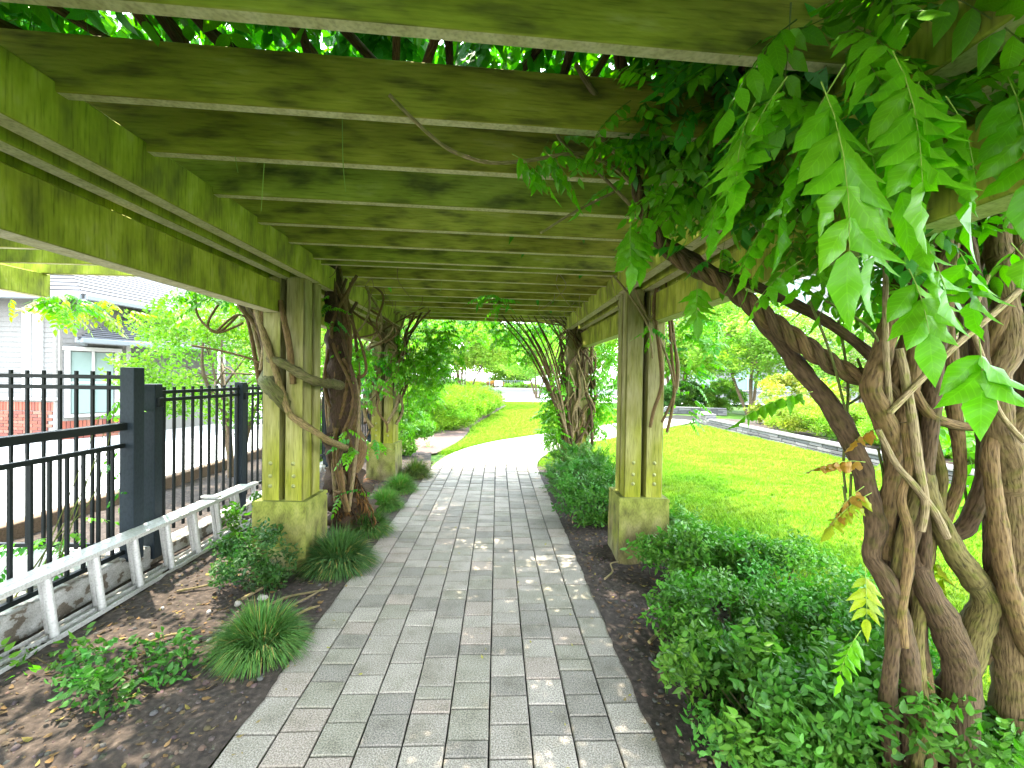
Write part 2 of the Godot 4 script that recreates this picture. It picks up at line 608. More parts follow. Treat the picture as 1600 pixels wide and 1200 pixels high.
func sheet(mb: MB, z0: float, z1: float, rows: int, cols: int, xl, xr, y: float, amount: float) -> void:
	var from := mb.v.size()
	for r in rows + 1:
		var z := lerpf(z0, z1, float(r) / rows)
		var a: float = xl.call(z)
		var b: float = xr.call(z)
		for c in cols + 1:
			var x := lerpf(a, b, float(c) / cols)
			var edge := minf(1.0, minf(x - a, b - x) / 0.12)
			mb.vert(V(x, y + bump(x, z) * amount * maxf(0.0, edge), z), Vector3.UP, Color.WHITE, Vector2(x, z))
	for r in rows:
		for c in cols:
			var q := from + r * (cols + 1) + c
			mb.tri(q, q + 1, q + cols + 2)
			mb.tri(q, q + cols + 2, q + cols + 1)
	mb.smooth_normals()

func flat_quad(mb: MB, x0: float, x1: float, z0: float, z1: float, y: float) -> void:
	mb.face([V(x0, y, z0), V(x1, y, z0), V(x1, y, z1), V(x0, y, z1)], Vector3.UP)

func build_ground() -> void:
	var g := MB.new()
	flat_quad(g, -300, 300, -60, 420, -0.12)
	structure("ground", "broad green ground reaching to the horizon", g.mesh(), M.far_ground)
	var lw := MB.new()
	sheet(lw, -4, 28.5, 60, 60, func(_z): return -4.6, func(_z): return 11.0, -0.022, 0.25)
	for k in lw.v.size():
		var p := lw.v[k]
		if p.x > -2.9 and p.x < 1.3 and -p.z < 6.1:
			lw.v[k].y -= 0.15
	structure("lawn", "bright mown lawn on both sides of the curving path", lw.mesh(), M.turf)
	var sl := MB.new()
	sheet(sl, -3, 8.9, 260, 60, func(_z): return -2.62, func(z): return PATH_L + 0.012 + 0.022 * noise.get_noise_2d(z * 160.0, 3.0) if z < 7.4 else lerpf(PATH_L, -1.25, (z - 7.4) / 1.5), 0.035, 0.8)
	structure("soil_bed", "dark bare soil bed between the path and the fence", sl.mesh(), M.soil)
	var s2 := MB.new()
	sheet(s2, 8.9, 27.0, 120, 40, func(_z): return -4.4, func(z): return left_lawn_edge(z) - 0.06, 0.02, 0.6)
	structure("hedge_bed", "pale mulched bed in front of the yellow hedge", s2.mesh(), M.mulch)
	var s4 := MB.new()
	sheet(s4, -3, 8.9, 90, 14, func(_z): return -4.25, func(_z): return -2.7, 0.015, 1.2)
	structure("fence_bed", "narrow planted soil strip behind the metal fence", s4.mesh(), M.soil)
	var sr := MB.new()
	sheet(sr, -3, 7.6, 230, 30, func(z): return PATH_L + PATH_W - 0.012 + 0.022 * noise.get_noise_2d(z * 160.0, 90.0), func(z): return 1.62 + 0.1 * sin(z * 2.0) if z < 6.2 else lerpf(1.62 + 0.1 * sin(12.4), PATH_L + PATH_W + 0.05, (z - 6.2) / 1.4), 0.035, 0.8)
	structure("shrub_bed", "dark soil bed under the shrubs right of the path", sr.mesh(), M.soil)
	var dr := MB.new()
	flat_quad(dr, -40, -4.42, -4, 24, -0.03)
	structure("driveway", "pale sunlit concrete driveway behind the fence", dr.mesh(), M.clean_concrete)
	var rd := MB.new()
	flat_quad(rd, -60, 90, 28.6, 41, 0.02)
	structure("sidewalk", "pale paved forecourt beyond the lawn", rd.mesh(), M.clean_concrete)
	var ra := MB.new()
	flat_quad(ra, -60, 90, 41, 58.4, 0.03)
	structure("road", "grey asphalt road beyond the forecourt", ra.mesh(), M.asphalt)
	var kb := MB.new()
	box(kb, place(V(15, 0.08, 58.5)), Vector3(150, 0.16, 0.25), 0.02)
	structure("kerb", "long pale kerb along the far side of the road", kb.mesh(), M.clean_concrete)

func build_path() -> void:
	var bed := MB.new()
	for k in 120:
		var s0 := lerpf(-2.0, 22.0, k / 120.0)
		var s1 := lerpf(-2.0, 22.0, (k + 1) / 120.0)
		var q := []
		for e in [[0.0, s0], [PATH_W, s0], [PATH_W, s1], [0.0, s1]]:
			var p := path_point(e[0], e[1])
			q.append(V(p.x, 0.017, p.y))
		bed.face(q, Vector3.UP)
	var path := structure("path", "grey concrete paver path curving away to the right", bed.mesh(), M.joint)
	var w := PATH_W / 10.0
	var lens := [0.088, 0.135, 0.176, 0.225]
	var shapes := []
	for ln in lens:
		shapes.append(paver_mesh(w, ln))
	var far := [MB.new(), MB.new(), MB.new()]
	var near := []
	for col in 10:
		var s := 0.62 + R(0, 0.15)
		while s < 19.5:
			var k: int = [0, 1, 1, 2, 2, 2, 2, 3][rng.randi() % 8]
			if col == 0 or col == 9:
				k = [2, 2, 3][rng.randi() % 3]
			near.append([s, col, k])
			s += lens[k]
	near.sort_custom(func(a, b): return a[0] < b[0])
	var made := 0
	for q in near:
		var s: float = q[0]
		var k: int = q[2]
		var ln: float = lens[k]
		var up := 0.030 + R(-0.0025, 0.0025)
		if made < 300 and s > 1.05:
			made += 1
			var p := path_point(w * (q[1] + 0.5), s + ln * 0.5)
			var b := Basis.from_euler(Vector3(R(-0.008, 0.008), R(-0.01, 0.01), R(-0.012, 0.012)))
			part(path, "paver", shapes[k], M["paver%d" % (rng.randi() % 5)], Transform3D(b, V(p.x, up, p.y)))
		else:
			var mb: MB = far[rng.randi() % 3]
			var g := 0.004
			var top := []
			var low := []
			for e in [[g, g], [w - g, g], [w - g, ln - g], [g, ln - g]]:
				var p := path_point(w * q[1] + e[0], s + e[1])
				low.append(V(p.x, up - 0.02, p.y))
				var p2 := path_point(w * q[1] + clampf(e[0], g + 0.004, w - g - 0.004), s + clampf(e[1], g + 0.004, ln - g - 0.004))
				top.append(V(p2.x, up + R(-0.001, 0.001), p2.y))
			mb.face(top, Vector3.UP)
			for j in 4:
				var j2 := (j + 1) % 4
				var mid: Vector3 = (top[j] + top[j2]) * 0.5 - (top[0] + top[2]) * 0.5
				mb.flat([top[j], top[j2], low[j2], low[j]], mid)
	for k in 3:
		part(path, "far_pavers", far[k].mesh(), M["paver%d" % k]).set_meta("kind", "stuff")

func paver_mesh(w: float, ln: float) -> ArrayMesh:
	var mb := MB.new()
	var a := Vector2(w, ln) * 0.5 - Vector2.ONE * 0.0035
	var b := a - Vector2.ONE * 0.005
	var t := []
	var m := []
	var l := []
	for e in [[-1, -1], [1, -1], [1, 1], [-1, 1]]:
		t.append(Vector3(e[0] * b.x, 0, e[1] * b.y))
		m.append(Vector3(e[0] * a.x, -0.005, e[1] * a.y))
		l.append(Vector3(e[0] * a.x, -0.03, e[1] * a.y))
	mb.face(t, Vector3.UP)
	for k in 4:
		var k2 := (k + 1) % 4
		mb.flat([t[k], t[k2], m[k2], m[k]], Vector3.UP)
		mb.flat([m[k], m[k2], l[k2], l[k]], t[k] + t[k2])
	return mb.mesh()

# ---------- pergola ----------
const POSTS := [[-1.60, 3.66], [1.195, 3.83], [-1.60, 6.66], [1.195, 6.93]]

func build_pergola() -> void:
	var t := thing("pergola", "long timber pergola green with moss spanning the paved path", "pergola")
	var tw: Material = M.post_wood
	var rw := [[M.algae_wood0, M.bare_wood], [M.algae_wood1, M.bare_wood], [M.algae_wood2, M.bare_wood]]
	var bw := [M.mossy_wood, M.bare_wood]
	var bolt := bolt_mesh()
	for p in POSTS:
		var c := V(p[0], 0, p[1])
		var turn := -0.03
		var pd := Transform3D(Basis(Vector3.UP, turn), c)
		part(t, "pedestal", pedestal_mesh(), M.pedestal_concrete, pd)
		for sx in [-1, 1]:
			for sz in [-1, 1]:
				var post := part(t, "post", post_mesh(), tw, pd * Transform3D(Basis(), Vector3(sx * 0.0855, 0.55 + 0.838, sz * 0.0855)))
				for k in 3:
					part(post, "bolt", bolt, M.bolt, Transform3D(Basis(Vector3.RIGHT, PI / 2), Vector3(R(-0.004, 0.004), -0.73 + 0.075 * k + (0.0 if k < 2 else 0.02), 0.07)))
	# upper beams rest on the posts, lower beams run between them
	for side in [0, 1]:
		var x: float = POSTS[side][0]
		var z1: float = POSTS[side][1]
		var z2: float = POSTS[side + 2][1]
		var inward := 1.0 if side == 0 else -1.0
		for run in [[-2.2, z1 + 0.03, 0.0], [z1 + 0.045, z2 + 0.32, -0.012]]:
			for k in 3:
				var dx: float = [0.158, 0.0, -0.158][k]
				var a := V(x + inward * (dx + run[2]), 2.315 - 0.004 * k, run[0])
				var b := V(x + inward * (dx + run[2]), 2.315 - 0.004 * k, run[1])
				part(t, "upper_beam", beam_mesh(run[1] - run[0], 0.19, 0.086), bw, along(a, b))
		for run in [[-2.0, z1 - 0.158], [z1 + 0.158, z2 - 0.158]]:
			var a := V(x - inward * 0.088, 2.07, run[0])
			var b := V(x - inward * 0.088, 2.07, run[1])
			part(t, "lower_beam", wood_box(Vector3(0.12, 0.22, run[1] - run[0]), 0.007), bw, along(a, b))
	for z in [-1.3, -0.88, -0.46, -0.05, 0.36, 0.78, 1.19, 1.60, 1.976, 2.40, 2.82, 3.21, 3.62, 3.79, 4.23, 4.67, 5.09, 5.49, 5.91, 6.37, 6.78, 7.18]:
		var xl := -2.15 + R(-0.04, 0.04)
		var xr := 1.78 + R(-0.04, 0.04)
		var a := V(xl, 2.468 + R(-0.004, 0.004), z + pergola_skew(xl))
		var b := V(xr, 2.458 + R(-0.004, 0.004), z + pergola_skew(xr))
		part(t, "rafter", wood_box(Vector3(0.05, 0.184, xr - xl), 0.005), rw[rng.randi() % 3], along(a, b) * Transform3D(Basis(Vector3(0, 0, 1), R(-0.03, 0.03)), Vector3.ZERO))

func post_mesh() -> ArrayMesh:  # greener towards its foot and along one edge
	var mb := MB.new()
	box(mb, Transform3D(), Vector3(0.14, 1.68, 0.14), 0.009)
	var out := MB.new()
	for f in 4:
		var b := Basis(Vector3.UP, f * PI / 2)
		for k in 13:
			var y := -0.84 + 1.68 * k / 12.0
			for e in 4:
				var x: float = [-0.07, -0.061, 0.061, 0.07][e]
				var z: float = [0.061, 0.07, 0.07, 0.061][e]
				var g := clampf(1.15 - k / 5.0, 0.0, 1.0) * R(0.5, 1.0) + (R(0.2, 0.6) if e == 2 else 0.0)
				out.vert(b * Vector3(x, y, z), b * Vector3([-0.7, 0, 0, 0.7][e], 0, [0.7, 1, 1, 0.7][e]), Color(1, 1, 1).lerp(Color(0.80, 0.95, 0.14), clampf(g, 0, 1)))
		for k in 12:
			for e in 3:
				var q := f * 52 + k * 4 + e
				out.tri(q, q + 1, q + 5)
				out.tri(q, q + 5, q + 4)
	for s in [-1, 1]:
		out.face([Vector3(-0.061, 0.84 * s, -0.061), Vector3(0.061, 0.84 * s, -0.061), Vector3(0.061, 0.84 * s, 0.061), Vector3(-0.061, 0.84 * s, 0.061)], Vector3(0, s, 0))
	return out.mesh()

func bolt_mesh() -> ArrayMesh:
	var mb := MB.new()
	var prof := [[0.0155, 0.0], [0.0155, 0.003], [0.011, 0.004], [0.008, 0.010], [0.0, 0.0115]]
	for k in prof.size():
		for s in 9:
			var a := TAU * s / 8
			mb.vert(Vector3(cos(a) * prof[k][0], prof[k][1], sin(a) * prof[k][0]), Vector3(cos(a), 0.7, sin(a)).normalized(), Color.WHITE)
	for k in prof.size() - 1:
		for s in 8:
			mb.tri(k * 9 + s, k * 9 + s + 1, k * 9 + s + 10)
			mb.tri(k * 9 + s, k * 9 + s + 10, k * 9 + s + 9)
	return mb.mesh()

func beam_mesh(ln: float, h: float, w: float) -> ArrayMesh:  # the far end is cut with a slope, as the tails are
	var mb := MB.new()
	var low := MB.new()
	box(mb, Transform3D(), Vector3(w, h, ln), 0.007, Color.WHITE, low)
	return low.add_to(mb.mesh())

func pedestal_mesh() -> ArrayMesh:  # a cast block with a slightly smaller cap, greener towards its top
	var mb := MB.new()
	var rows := [[0.205, -0.06, 0], [0.203, 0.02, 0], [0.202, 0.10, 1], [0.201, 0.22, 2], [0.200, 0.36, 2], [0.199, 0.505, 3], [0.193, 0.511, 3], [0.193, 0.517, 3], [0.201, 0.522, 3], [0.201, 0.541, 3], [0.193, 0.549, 3]]
	var tone := [Color(1.0, 0.97, 1.0), Color(0.62, 0.52, 0.45), Color(0.74, 0.74, 0.38), Color(0.78, 0.86, 0.30)]
	for f in 4:
		var b := Basis(Vector3.UP, f * PI / 2)
		for k in rows.size():
			var r: float = rows[k][0]
			for e in 7:
				var x := lerpf(-r, r, e / 6.0)
				var c: Color = tone[rows[k][2]]
				if k in [1, 2, 3]:
					c = tone[clampi(rows[k][2] + (rng.randi() % 3) - 1, 0, 3)]
				mb.vert(b * Vector3(x, rows[k][1], r), b * Vector3(0, 0, 1), c)
		var o := f * rows.size() * 7
		for k in rows.size() - 1:
			for e in 6:
				mb.tri(o + k * 7 + e, o + k * 7 + e + 1, o + k * 7 + e + 8)
				mb.tri(o + k * 7 + e, o + k * 7 + e + 8, o + k * 7 + e + 7)
	mb.face([Vector3(-0.193, 0.549, -0.193), Vector3(0.193, 0.549, -0.193), Vector3(0.193, 0.549, 0.193), Vector3(-0.193, 0.549, 0.193)], Vector3.UP, tone[3])
	return mb.mesh()

func build_second_pergola() -> void:
	var t := thing("pergola", "second mossy pergola jutting in at the upper left beyond the first", "pergola")
	var bw := [M.mossy_wood, M.bare_wood]
	part(t, "upper_beam", wood_box(Vector3(0.086, 0.19, 6.0)), bw, along(V(-3.8, 2.205, -2.0), V(-3.8, 2.205, 4.0)))
	part(t, "upper_beam", wood_box(Vector3(0.086, 0.19, 5.8)), bw, along(V(-4.05, 2.205, -2.0), V(-4.05, 2.205, 3.8)))
	part(t, "upper_beam", wood_box(Vector3(0.086, 0.19, 6.0)), bw, along(V(-6.4, 2.205, -2.0), V(-6.4, 2.205, 4.0)))
	for z in [0.98, 1.4, 1.85, 2.28, 2.72, 3.15, 3.58, 3.97]:
		part(t, "rafter", wood_box(Vector3(0.05, 0.184, 3.87)), [M.mossy_wood, M.bare_wood], along(V(-6.9, 2.39, z - 0.12), V(-3.03, 2.39, z)))
	for x in [-3.92, -6.4]:
		part(t, "post", wood_box(Vector3(0.2, 2.1, 0.2)), bw, place(V(x, 1.055, 0.2)))

# ---------- fence, low wall, ladder ----------
func bar_row(t: Node3D, a: Vector3, b: Vector3, gap: float, y0: float, y1: float, mt: Material, thick := 0.019) -> void:
	var m := box_mesh(Vector3(thick, y1 - y0, thick), 0.002)
	var n := int(a.distance_to(b) / gap)
	for k in range(1, n + 1):
		var p := a.lerp(b, k * gap / a.distance_to(b))
		p.y = (y0 + y1) * 0.5
		part(t, "bar", m, mt, Transform3D(Basis(Vector3.UP, R(-0.03, 0.03)), p))

func rail(t: Node3D, a: Vector3, b: Vector3, w: float, h: float, mt: Material) -> void:
	part(t, "rail", box_mesh(Vector3(w, h, a.distance_to(b)), 0.003), mt, along(a, b))

func build_fence() -> void:
	var fp: Material = M.fence_paint
	var pp: Material = M.post_paint
	var t := thing("metal_fence", "black metal bar fence running along the bed beside the ladder", "fence")
	var x := -2.60
	var zs := [3.57, 4.76, 5.95, 7.14, 8.33, 9.52, 10.71, 11.9]
	for k in zs.size():
		var p := part(t, "post", box_mesh(Vector3(0.085, 1.32, 0.085), 0.006), pp, place(V(x, 0.75, zs[k])))
		part(p, "bracket", box_mesh(Vector3(0.03, 0.07, 0.05), 0.004), fp, Transform3D(Basis(), Vector3(0.05, 0.52, 0)))
		if k == zs.size() - 1:
			break
		var a := V(x, 0, zs[k])
		var b := V(x, 0, zs[k + 1])
		bar_row(t, a, b, 0.113, 0.24, 1.385, fp)
		for y in [0.30, 1.285, 1.345]:
			rail(t, a + Vector3(0, y, -0.04), b + Vector3(0, y, 0.04), 0.03, 0.028, fp)
	t = thing("metal_gate", "tall black bar gate standing square to the fence at the left", "gate")
	part(t, "post", box_mesh(Vector3(0.1, 1.36, 0.1), 0.006), pp, place(V(-2.57, 0.85, 3.33)))
	bar_row(t, V(-2.62, 0, 3.33), V(-6.2, 0, 3.33), 0.111, 0.24, 1.50, fp)
	for y in [0.27, 1.385, 1.46]:
		rail(t, V(-2.62, y, 3.33), V(-6.2, y, 3.33), 0.03, 0.028, fp)
	t = thing("metal_railing", "lower black metal railing with a thick sloping handrail nearest the camera", "railing")
	rail(t, V(-2.59, 1.12, 3.28), V(-2.64, 1.12, -0.5), 0.06, 0.05, fp)
	rail(t, V(-2.59, 0.985, 3.28), V(-2.64, 0.985, -0.5), 0.03, 0.03, fp)
	rail(t, V(-2.59, 0.24, 3.28), V(-2.64, 0.24, -0.5), 0.03, 0.03, fp)
	bar_row(t, V(-2.59, 0, 3.3), V(-2.63, 0, 0.6), 0.108, 0.24, 0.98, fp)
	# low concrete wall under it
	t = thing("concrete_wall", "low flaking concrete kerb wall behind the aluminium ladder", "wall")
	part(t, "near_block", box_mesh(Vector3(0.22, 0.30, 4.6), 0.012), M.old_concrete, place(V(-2.68, 0.05, 1.22)))
	part(t, "far_block", box_mesh(Vector3(0.16, 0.20, 8.6), 0.012), M.old_concrete, place(V(-2.68, 0.03, 7.84)))
	t = thing("concrete_ramp_wall", "pale smooth concrete ramp wall seen through the black bar gate", "wall")
	part(t, "wall", box_mesh(Vector3(3.6, 0.30, 0.2), 0.01), M.clean_concrete, place(V(-4.65, 0.08, 3.32)))
	t = thing("edging_log", "dark timber edging between the planted strip and the driveway", "edging")
	var mb := MB.new()
	box(mb, along(V(-4.32, 0.07, 0.0), V(-4.2, 0.07, 10.5)), Vector3(0.13, 0.17, 10.5), 0.02)
	part(t, "beam", mb.mesh(), M.log)

func build_ladder() -> void:
	var t := thing("ladder", "aluminium extension ladder lying on its edge against the low wall", "ladder")
	var z0 := 1.45
	var z1 := 4.72
	for sec in [0, 1]:
		var xb: float = -2.375 - 0.068 * sec
		var a: float = z0 + 0.12 * sec
		var b: float = z1 - 0.1 * sec
		for up in [0, 1]:
			var y := 0.045 if up == 0 else 0.405
			var x: float = xb - 0.05 * up
			var mb := MB.new()
			var s := 1.0 if up == 0 else -1.0
			box(mb, along(V(x, y, a), V(x, y, b)), Vector3(0.062, 0.006, b - a), 0.002)
			for e in [-1, 1]:
				box(mb, along(V(x + e * 0.0305, y + s * 0.011, a), V(x + e * 0.0305, y + s * 0.011, b)), Vector3(0.005, 0.028, b - a), 0.002)
			part(t, "rail", mb.mesh(), M.aluminium)
		for k in range(-3, 8):
			var z: float = 2.555 + 0.302 * k + 0.045 * sec
			if z < a + 0.05 or z > b - 0.05:
				continue
			var mb := MB.new()
			var p0 := V(xb, 0.05, z)
			var p1 := V(xb - 0.05, 0.40, z)
			tube(mb, [p0, p0.lerp(p1, 0.5), p1], [0.021], 10, 1, 0.0)
			part(t, "rung", mb.mesh(), M.aluminium)
		for zz in [a, b]:
			pass
	var clip := MB.new()
	box(clip, place(V(-2.46, 0.43, 4.05)), Vector3(0.15, 0.02, 0.05), 0.004)
	part(t, "lock_bracket", clip.mesh(), M.aluminium)

# ---------- buildings ----------
func wall_frame(a: Vector3, b: Vector3) -> Transform3D:  # x along the wall, y up, z out of it (to the right of a -> b seen from above, towards the viewer)
	var d := (b - a).normalized()
	return Transform3D(Basis(d, Vector3.UP, d.cross(Vector3.UP)), a)

func window(t: Node3D, f: Transform3D, x0: float, x1: float, y0: float, y1: float, cols: int, rows: int, pane: Material) -> void:
	var w := x1 - x0
	var h := y1 - y0
	var mb := MB.new()
	var fr := 0.09
	box(mb, Transform3D(Basis(), Vector3(x0 + w / 2, y1 + fr / 2, 0.04)), Vector3(w + 2 * fr + 0.06, fr, 0.09), 0.005)
	box(mb, Transform3D(Basis(), Vector3(x0 + w / 2, y0 - 0.03, 0.05)), Vector3(w + 2 * fr, 0.06, 0.12), 0.005)
	for x in [x0 - fr / 2, x1 + fr / 2]:
		box(mb, Transform3D(Basis(), Vector3(x, y0 + h / 2, 0.035)), Vector3(fr - 0.004, h - 0.004, 0.08), 0.005)
	for k in range(1, cols):
		box(mb, Transform3D(Basis(), Vector3(x0 + w * k / cols, y0 + h / 2, 0.03)), Vector3(0.05, h - 0.004, 0.05), 0.004)
	for k in range(1, rows):
		box(mb, Transform3D(Basis(), Vector3(x0 + w / 2, y0 + h * k / rows, 0.028)), Vector3(w - 0.004, 0.045, 0.044), 0.004)
	var win := part(t, "window", mb.mesh(), M.trim, f)
	for k in cols:
		for r in rows:
			part(win, "pane", box_mesh(Vector3(w / cols - 0.052, h / rows - 0.048, 0.008), 0.001), pane, Transform3D(Basis(), Vector3(x0 + w * (k + 0.5) / cols, y0 + h * (r + 0.5) / rows, 0.016)))

func siding(t: Node3D, f: Transform3D, ln: float, y0: float, y1: float) -> void:
	var mb := MB.new()
	var y := y0
	while y < y1:
		var top := minf(y + 0.11, y1)
		mb.flat([f * Vector3(0, y, 0.018), f * Vector3(ln, y, 0.018), f * Vector3(ln, top, 0.003), f * Vector3(0, top, 0.003)], f.basis.z)
		mb.flat([f * Vector3(0, y, 0.018), f * Vector3(ln, y, 0.018), f * Vector3(ln, y, 0.0), f * Vector3(0, y, 0.0)], Vector3.DOWN)
		y += 0.11
	part(t, "siding", mb.mesh(), M.siding).set_meta("kind", "stuff")

func bricks(t: Node3D, f: Transform3D, ln: float, y0: float, y1: float) -> void:
	var bl := 0.215
	var bh := 0.07
	var m := box_mesh(Vector3(bl - 0.012, bh - 0.012, 0.03), 0.003)
	var up := box_mesh(Vector3(bh - 0.012, bl - 0.03, 0.03), 0.003)
	var half := box_mesh(Vector3(bl * 0.5 - 0.012, bh - 0.012, 0.03), 0.003)
	var rows := int((y1 - y0 - bl) / bh)
	for r in rows:
		var x := 0.0 if r % 2 == 0 else bl * 0.5
		var y := y0 + bh * (r + 0.5)
		if r % 2 == 1:
			part(t, "brick", half, M["brick%d" % (rng.randi() % 4)], f * Transform3D(Basis(), Vector3(bl * 0.25, y, 0.014 + R(0, 0.003))))
		while x + bl <= ln + 0.01:
			part(t, "brick", m, M["brick%d" % (rng.randi() % 4)], f * Transform3D(Basis(), Vector3(x + bl * 0.5, y, 0.014 + R(0, 0.003))))
			x += bl
	var x2 := 0.0
	while x2 + bh <= ln + 0.01:
		part(t, "brick", up, M["brick%d" % (rng.randi() % 4)], f * Transform3D(Basis(), Vector3(x2 + bh * 0.5, y0 + rows * bh + bl * 0.5, 0.016)))
		x2 += bh

func build_left_building() -> void:
	var t := thing("clubhouse", "low pale sided building with brick base and grey roof behind the fence", "building")
	var a := V(-11.0, 0, 10.45)
	var b := V(-9.63, 0, 10.4)
	var c := V(-8.98, 0, 11.42)
	var d := V(-8.2, 0, 15.5)
	var z := V(-15.0, 0, 10.6)
	for seg in [[z, a], [a, b], [b, c], [c, d]]:
		var f := wall_frame(seg[0], seg[1])
		var ln: float = seg[0].distance_to(seg[1])
		part(t, "wall", box_mesh(Vector3(ln + 0.1, 3.2, 0.16), 0.01), M.mortar, f * Transform3D(Basis(), Vector3(ln / 2, 1.5, -0.081)))
		siding(t, f, ln, 0.9, 3.08)
	bricks(t, wall_frame(a, b), 1.37, -0.03, 0.84)
	bricks(t, wall_frame(b, c), 1.21, -0.03, 0.46)
	bricks(t, wall_frame(V(-12.0, 0, 10.5), a), 1.0, -0.03, 0.4)
	var fb := wall_frame(b, c)
	for side in [[0.0, 0.13], [1.08, 1.21]]:
		siding(t, fb, 0.13, 0.46, 0.9) if side[0] == 0.0 else siding(t, fb * Transform3D(Basis(), Vector3(1.08, 0, 0)), 0.13, 0.46, 0.9)
	part(t, "sill", box_mesh(Vector3(1.45, 0.06, 0.12), 0.006), M.trim, wall_frame(a, b) * Transform3D(Basis(), Vector3(0.69, 0.875, 0.03)))
	window(t, fb, 0.2, 1.0, 0.52, 1.95, 2, 2, M.blind)
	var fz := wall_frame(z, a)
	window(t, fz, 2.5, 3.9, 1.83, 2.6, 1, 1, M.pane)
	window(t, fz, 2.5, 3.9, 0.46, 1.62, 1, 2, M.pane)
	var fa := wall_frame(a, b)
	for x in [0.62, 0.86]:
		part(t, "corner_board", box_mesh(Vector3(0.2, 1.95, 0.05), 0.005), M.trim, fa * Transform3D(Basis(), Vector3(x + 0.12, 1.89, 0.03)))
	part(t, "corner_board", box_mesh(Vector3(0.09, 1.95, 0.05), 0.005), M.trim, wall_frame(c, d) * Transform3D(Basis(), Vector3(0.05, 1.89, 0.03)))
	# roofs: sloping decks with shingle courses
	roof_plane(t, V(-8.6, 3.08, 9.85), V(-7.6, 3.08, 20.0), V(-12.6, 4.9, 20.0), V(-12.6, 4.9, 13.6))
	roof_plane(t, V(-16.0, 3.08, 9.85), V(-8.6, 3.08, 9.85), V(-12.6, 4.9, 13.6), V(-16.0, 4.9, 13.6))
	roof_plane(t, V(-8.47, 2.17, 9.6), V(-7.0, 2.17, 14.5), V(-8.2, 2.85, 14.5), V(-8.95, 2.80, 11.3))
	roof_plane(t, V(-9.35, 2.17, 10.75), V(-8.47, 2.17, 9.6), V(-8.95, 2.80, 11.3), V(-9.05, 2.80, 11.35))
	part(t, "porch_post", box_mesh(Vector3(0.14, 2.1, 0.14), 0.01), M.trim, place(V(-7.4, 1.06, 12.6)))

func roof_plane(t: Node3D, a: Vector3, b: Vector3, c: Vector3, d: Vector3) -> void:  # a-b is the eave, d-c the ridge
	var nn := (b - a).cross(d - a).normalized()
	if nn.y < 0:
		nn = -nn
	var mb := MB.new()
	var rows := 14
	for r in rows:
		var t0 := float(r) / rows
		var t1 := float(r + 1) / rows
		var p0 := a.lerp(d, t0) + nn * 0.02
		var p1 := b.lerp(c, t0) + nn * 0.02
		var q0 := a.lerp(d, t1)
		var q1 := b.lerp(c, t1)
		mb.flat([p0, p1, q1, q0], nn)
		mb.flat([p0, p1, p1 - nn * 0.02, p0 - nn * 0.02], (a - d))
	for p in [[a, b], [b, c], [d, a]]:
		mb.flat([p[0], p[1], p[1] - nn * 0.1, p[0] - nn * 0.1], p[0] - (a + c) * 0.5)
	mb.flat([a - nn * 0.1, b - nn * 0.1, c - nn * 0.1, d - nn * 0.1], -nn)
	var o := part(t, "roof", mb.mesh(), M.shingle)
	var g := MB.new()
	box(g, along(a, b) * Transform3D(Basis(), Vector3(0, -0.05, 0)), Vector3(0.12, 0.11, a.distance_to(b) - 0.06), 0.02)
	part(o, "gutter", g.mesh(), M.gutter)

func stone_wall(label: String, pts: Array, h: float, courses: int) -> void:
	var t := thing("stone_wall", label, "wall")
	var made := 0
	for s in pts.size() - 1:
		var a: Vector3 = pts[s]
		var b: Vector3 = pts[s + 1]
		var ln := a.distance_to(b)
		var f := wall_frame(a, b)
		part(t, "core", box_mesh(Vector3(ln, h + 0.1, 0.2), 0.01), M.stone2, f * Transform3D(Basis(), Vector3(ln / 2, h / 2 - 0.06, 0)))
		for r in courses:
			var x := R(-0.2, 0.0)
			var hh := h / courses
			while x < ln:
				var w: float = [0.32, 0.42, 0.5, 0.26][rng.randi() % 4]
				w = minf(w, ln - x + 0.03)
				if w > 0.06:
					part(t, "stone", box_mesh(Vector3(w - 0.012, hh - 0.01, 0.27 + R(0, 0.03)), 0.008), M["stone%d" % (rng.randi() % 3)], f * Transform3D(Basis(Vector3.UP, R(-0.015, 0.015)), Vector3(x + w / 2, hh * (r + 0.5), 0)))
				x += w
		part(t, "coping", box_mesh(Vector3(ln, 0.045, 0.33), 0.01), M.stone1, f * Transform3D(Basis(), Vector3(ln / 2, h + 0.025, 0)))

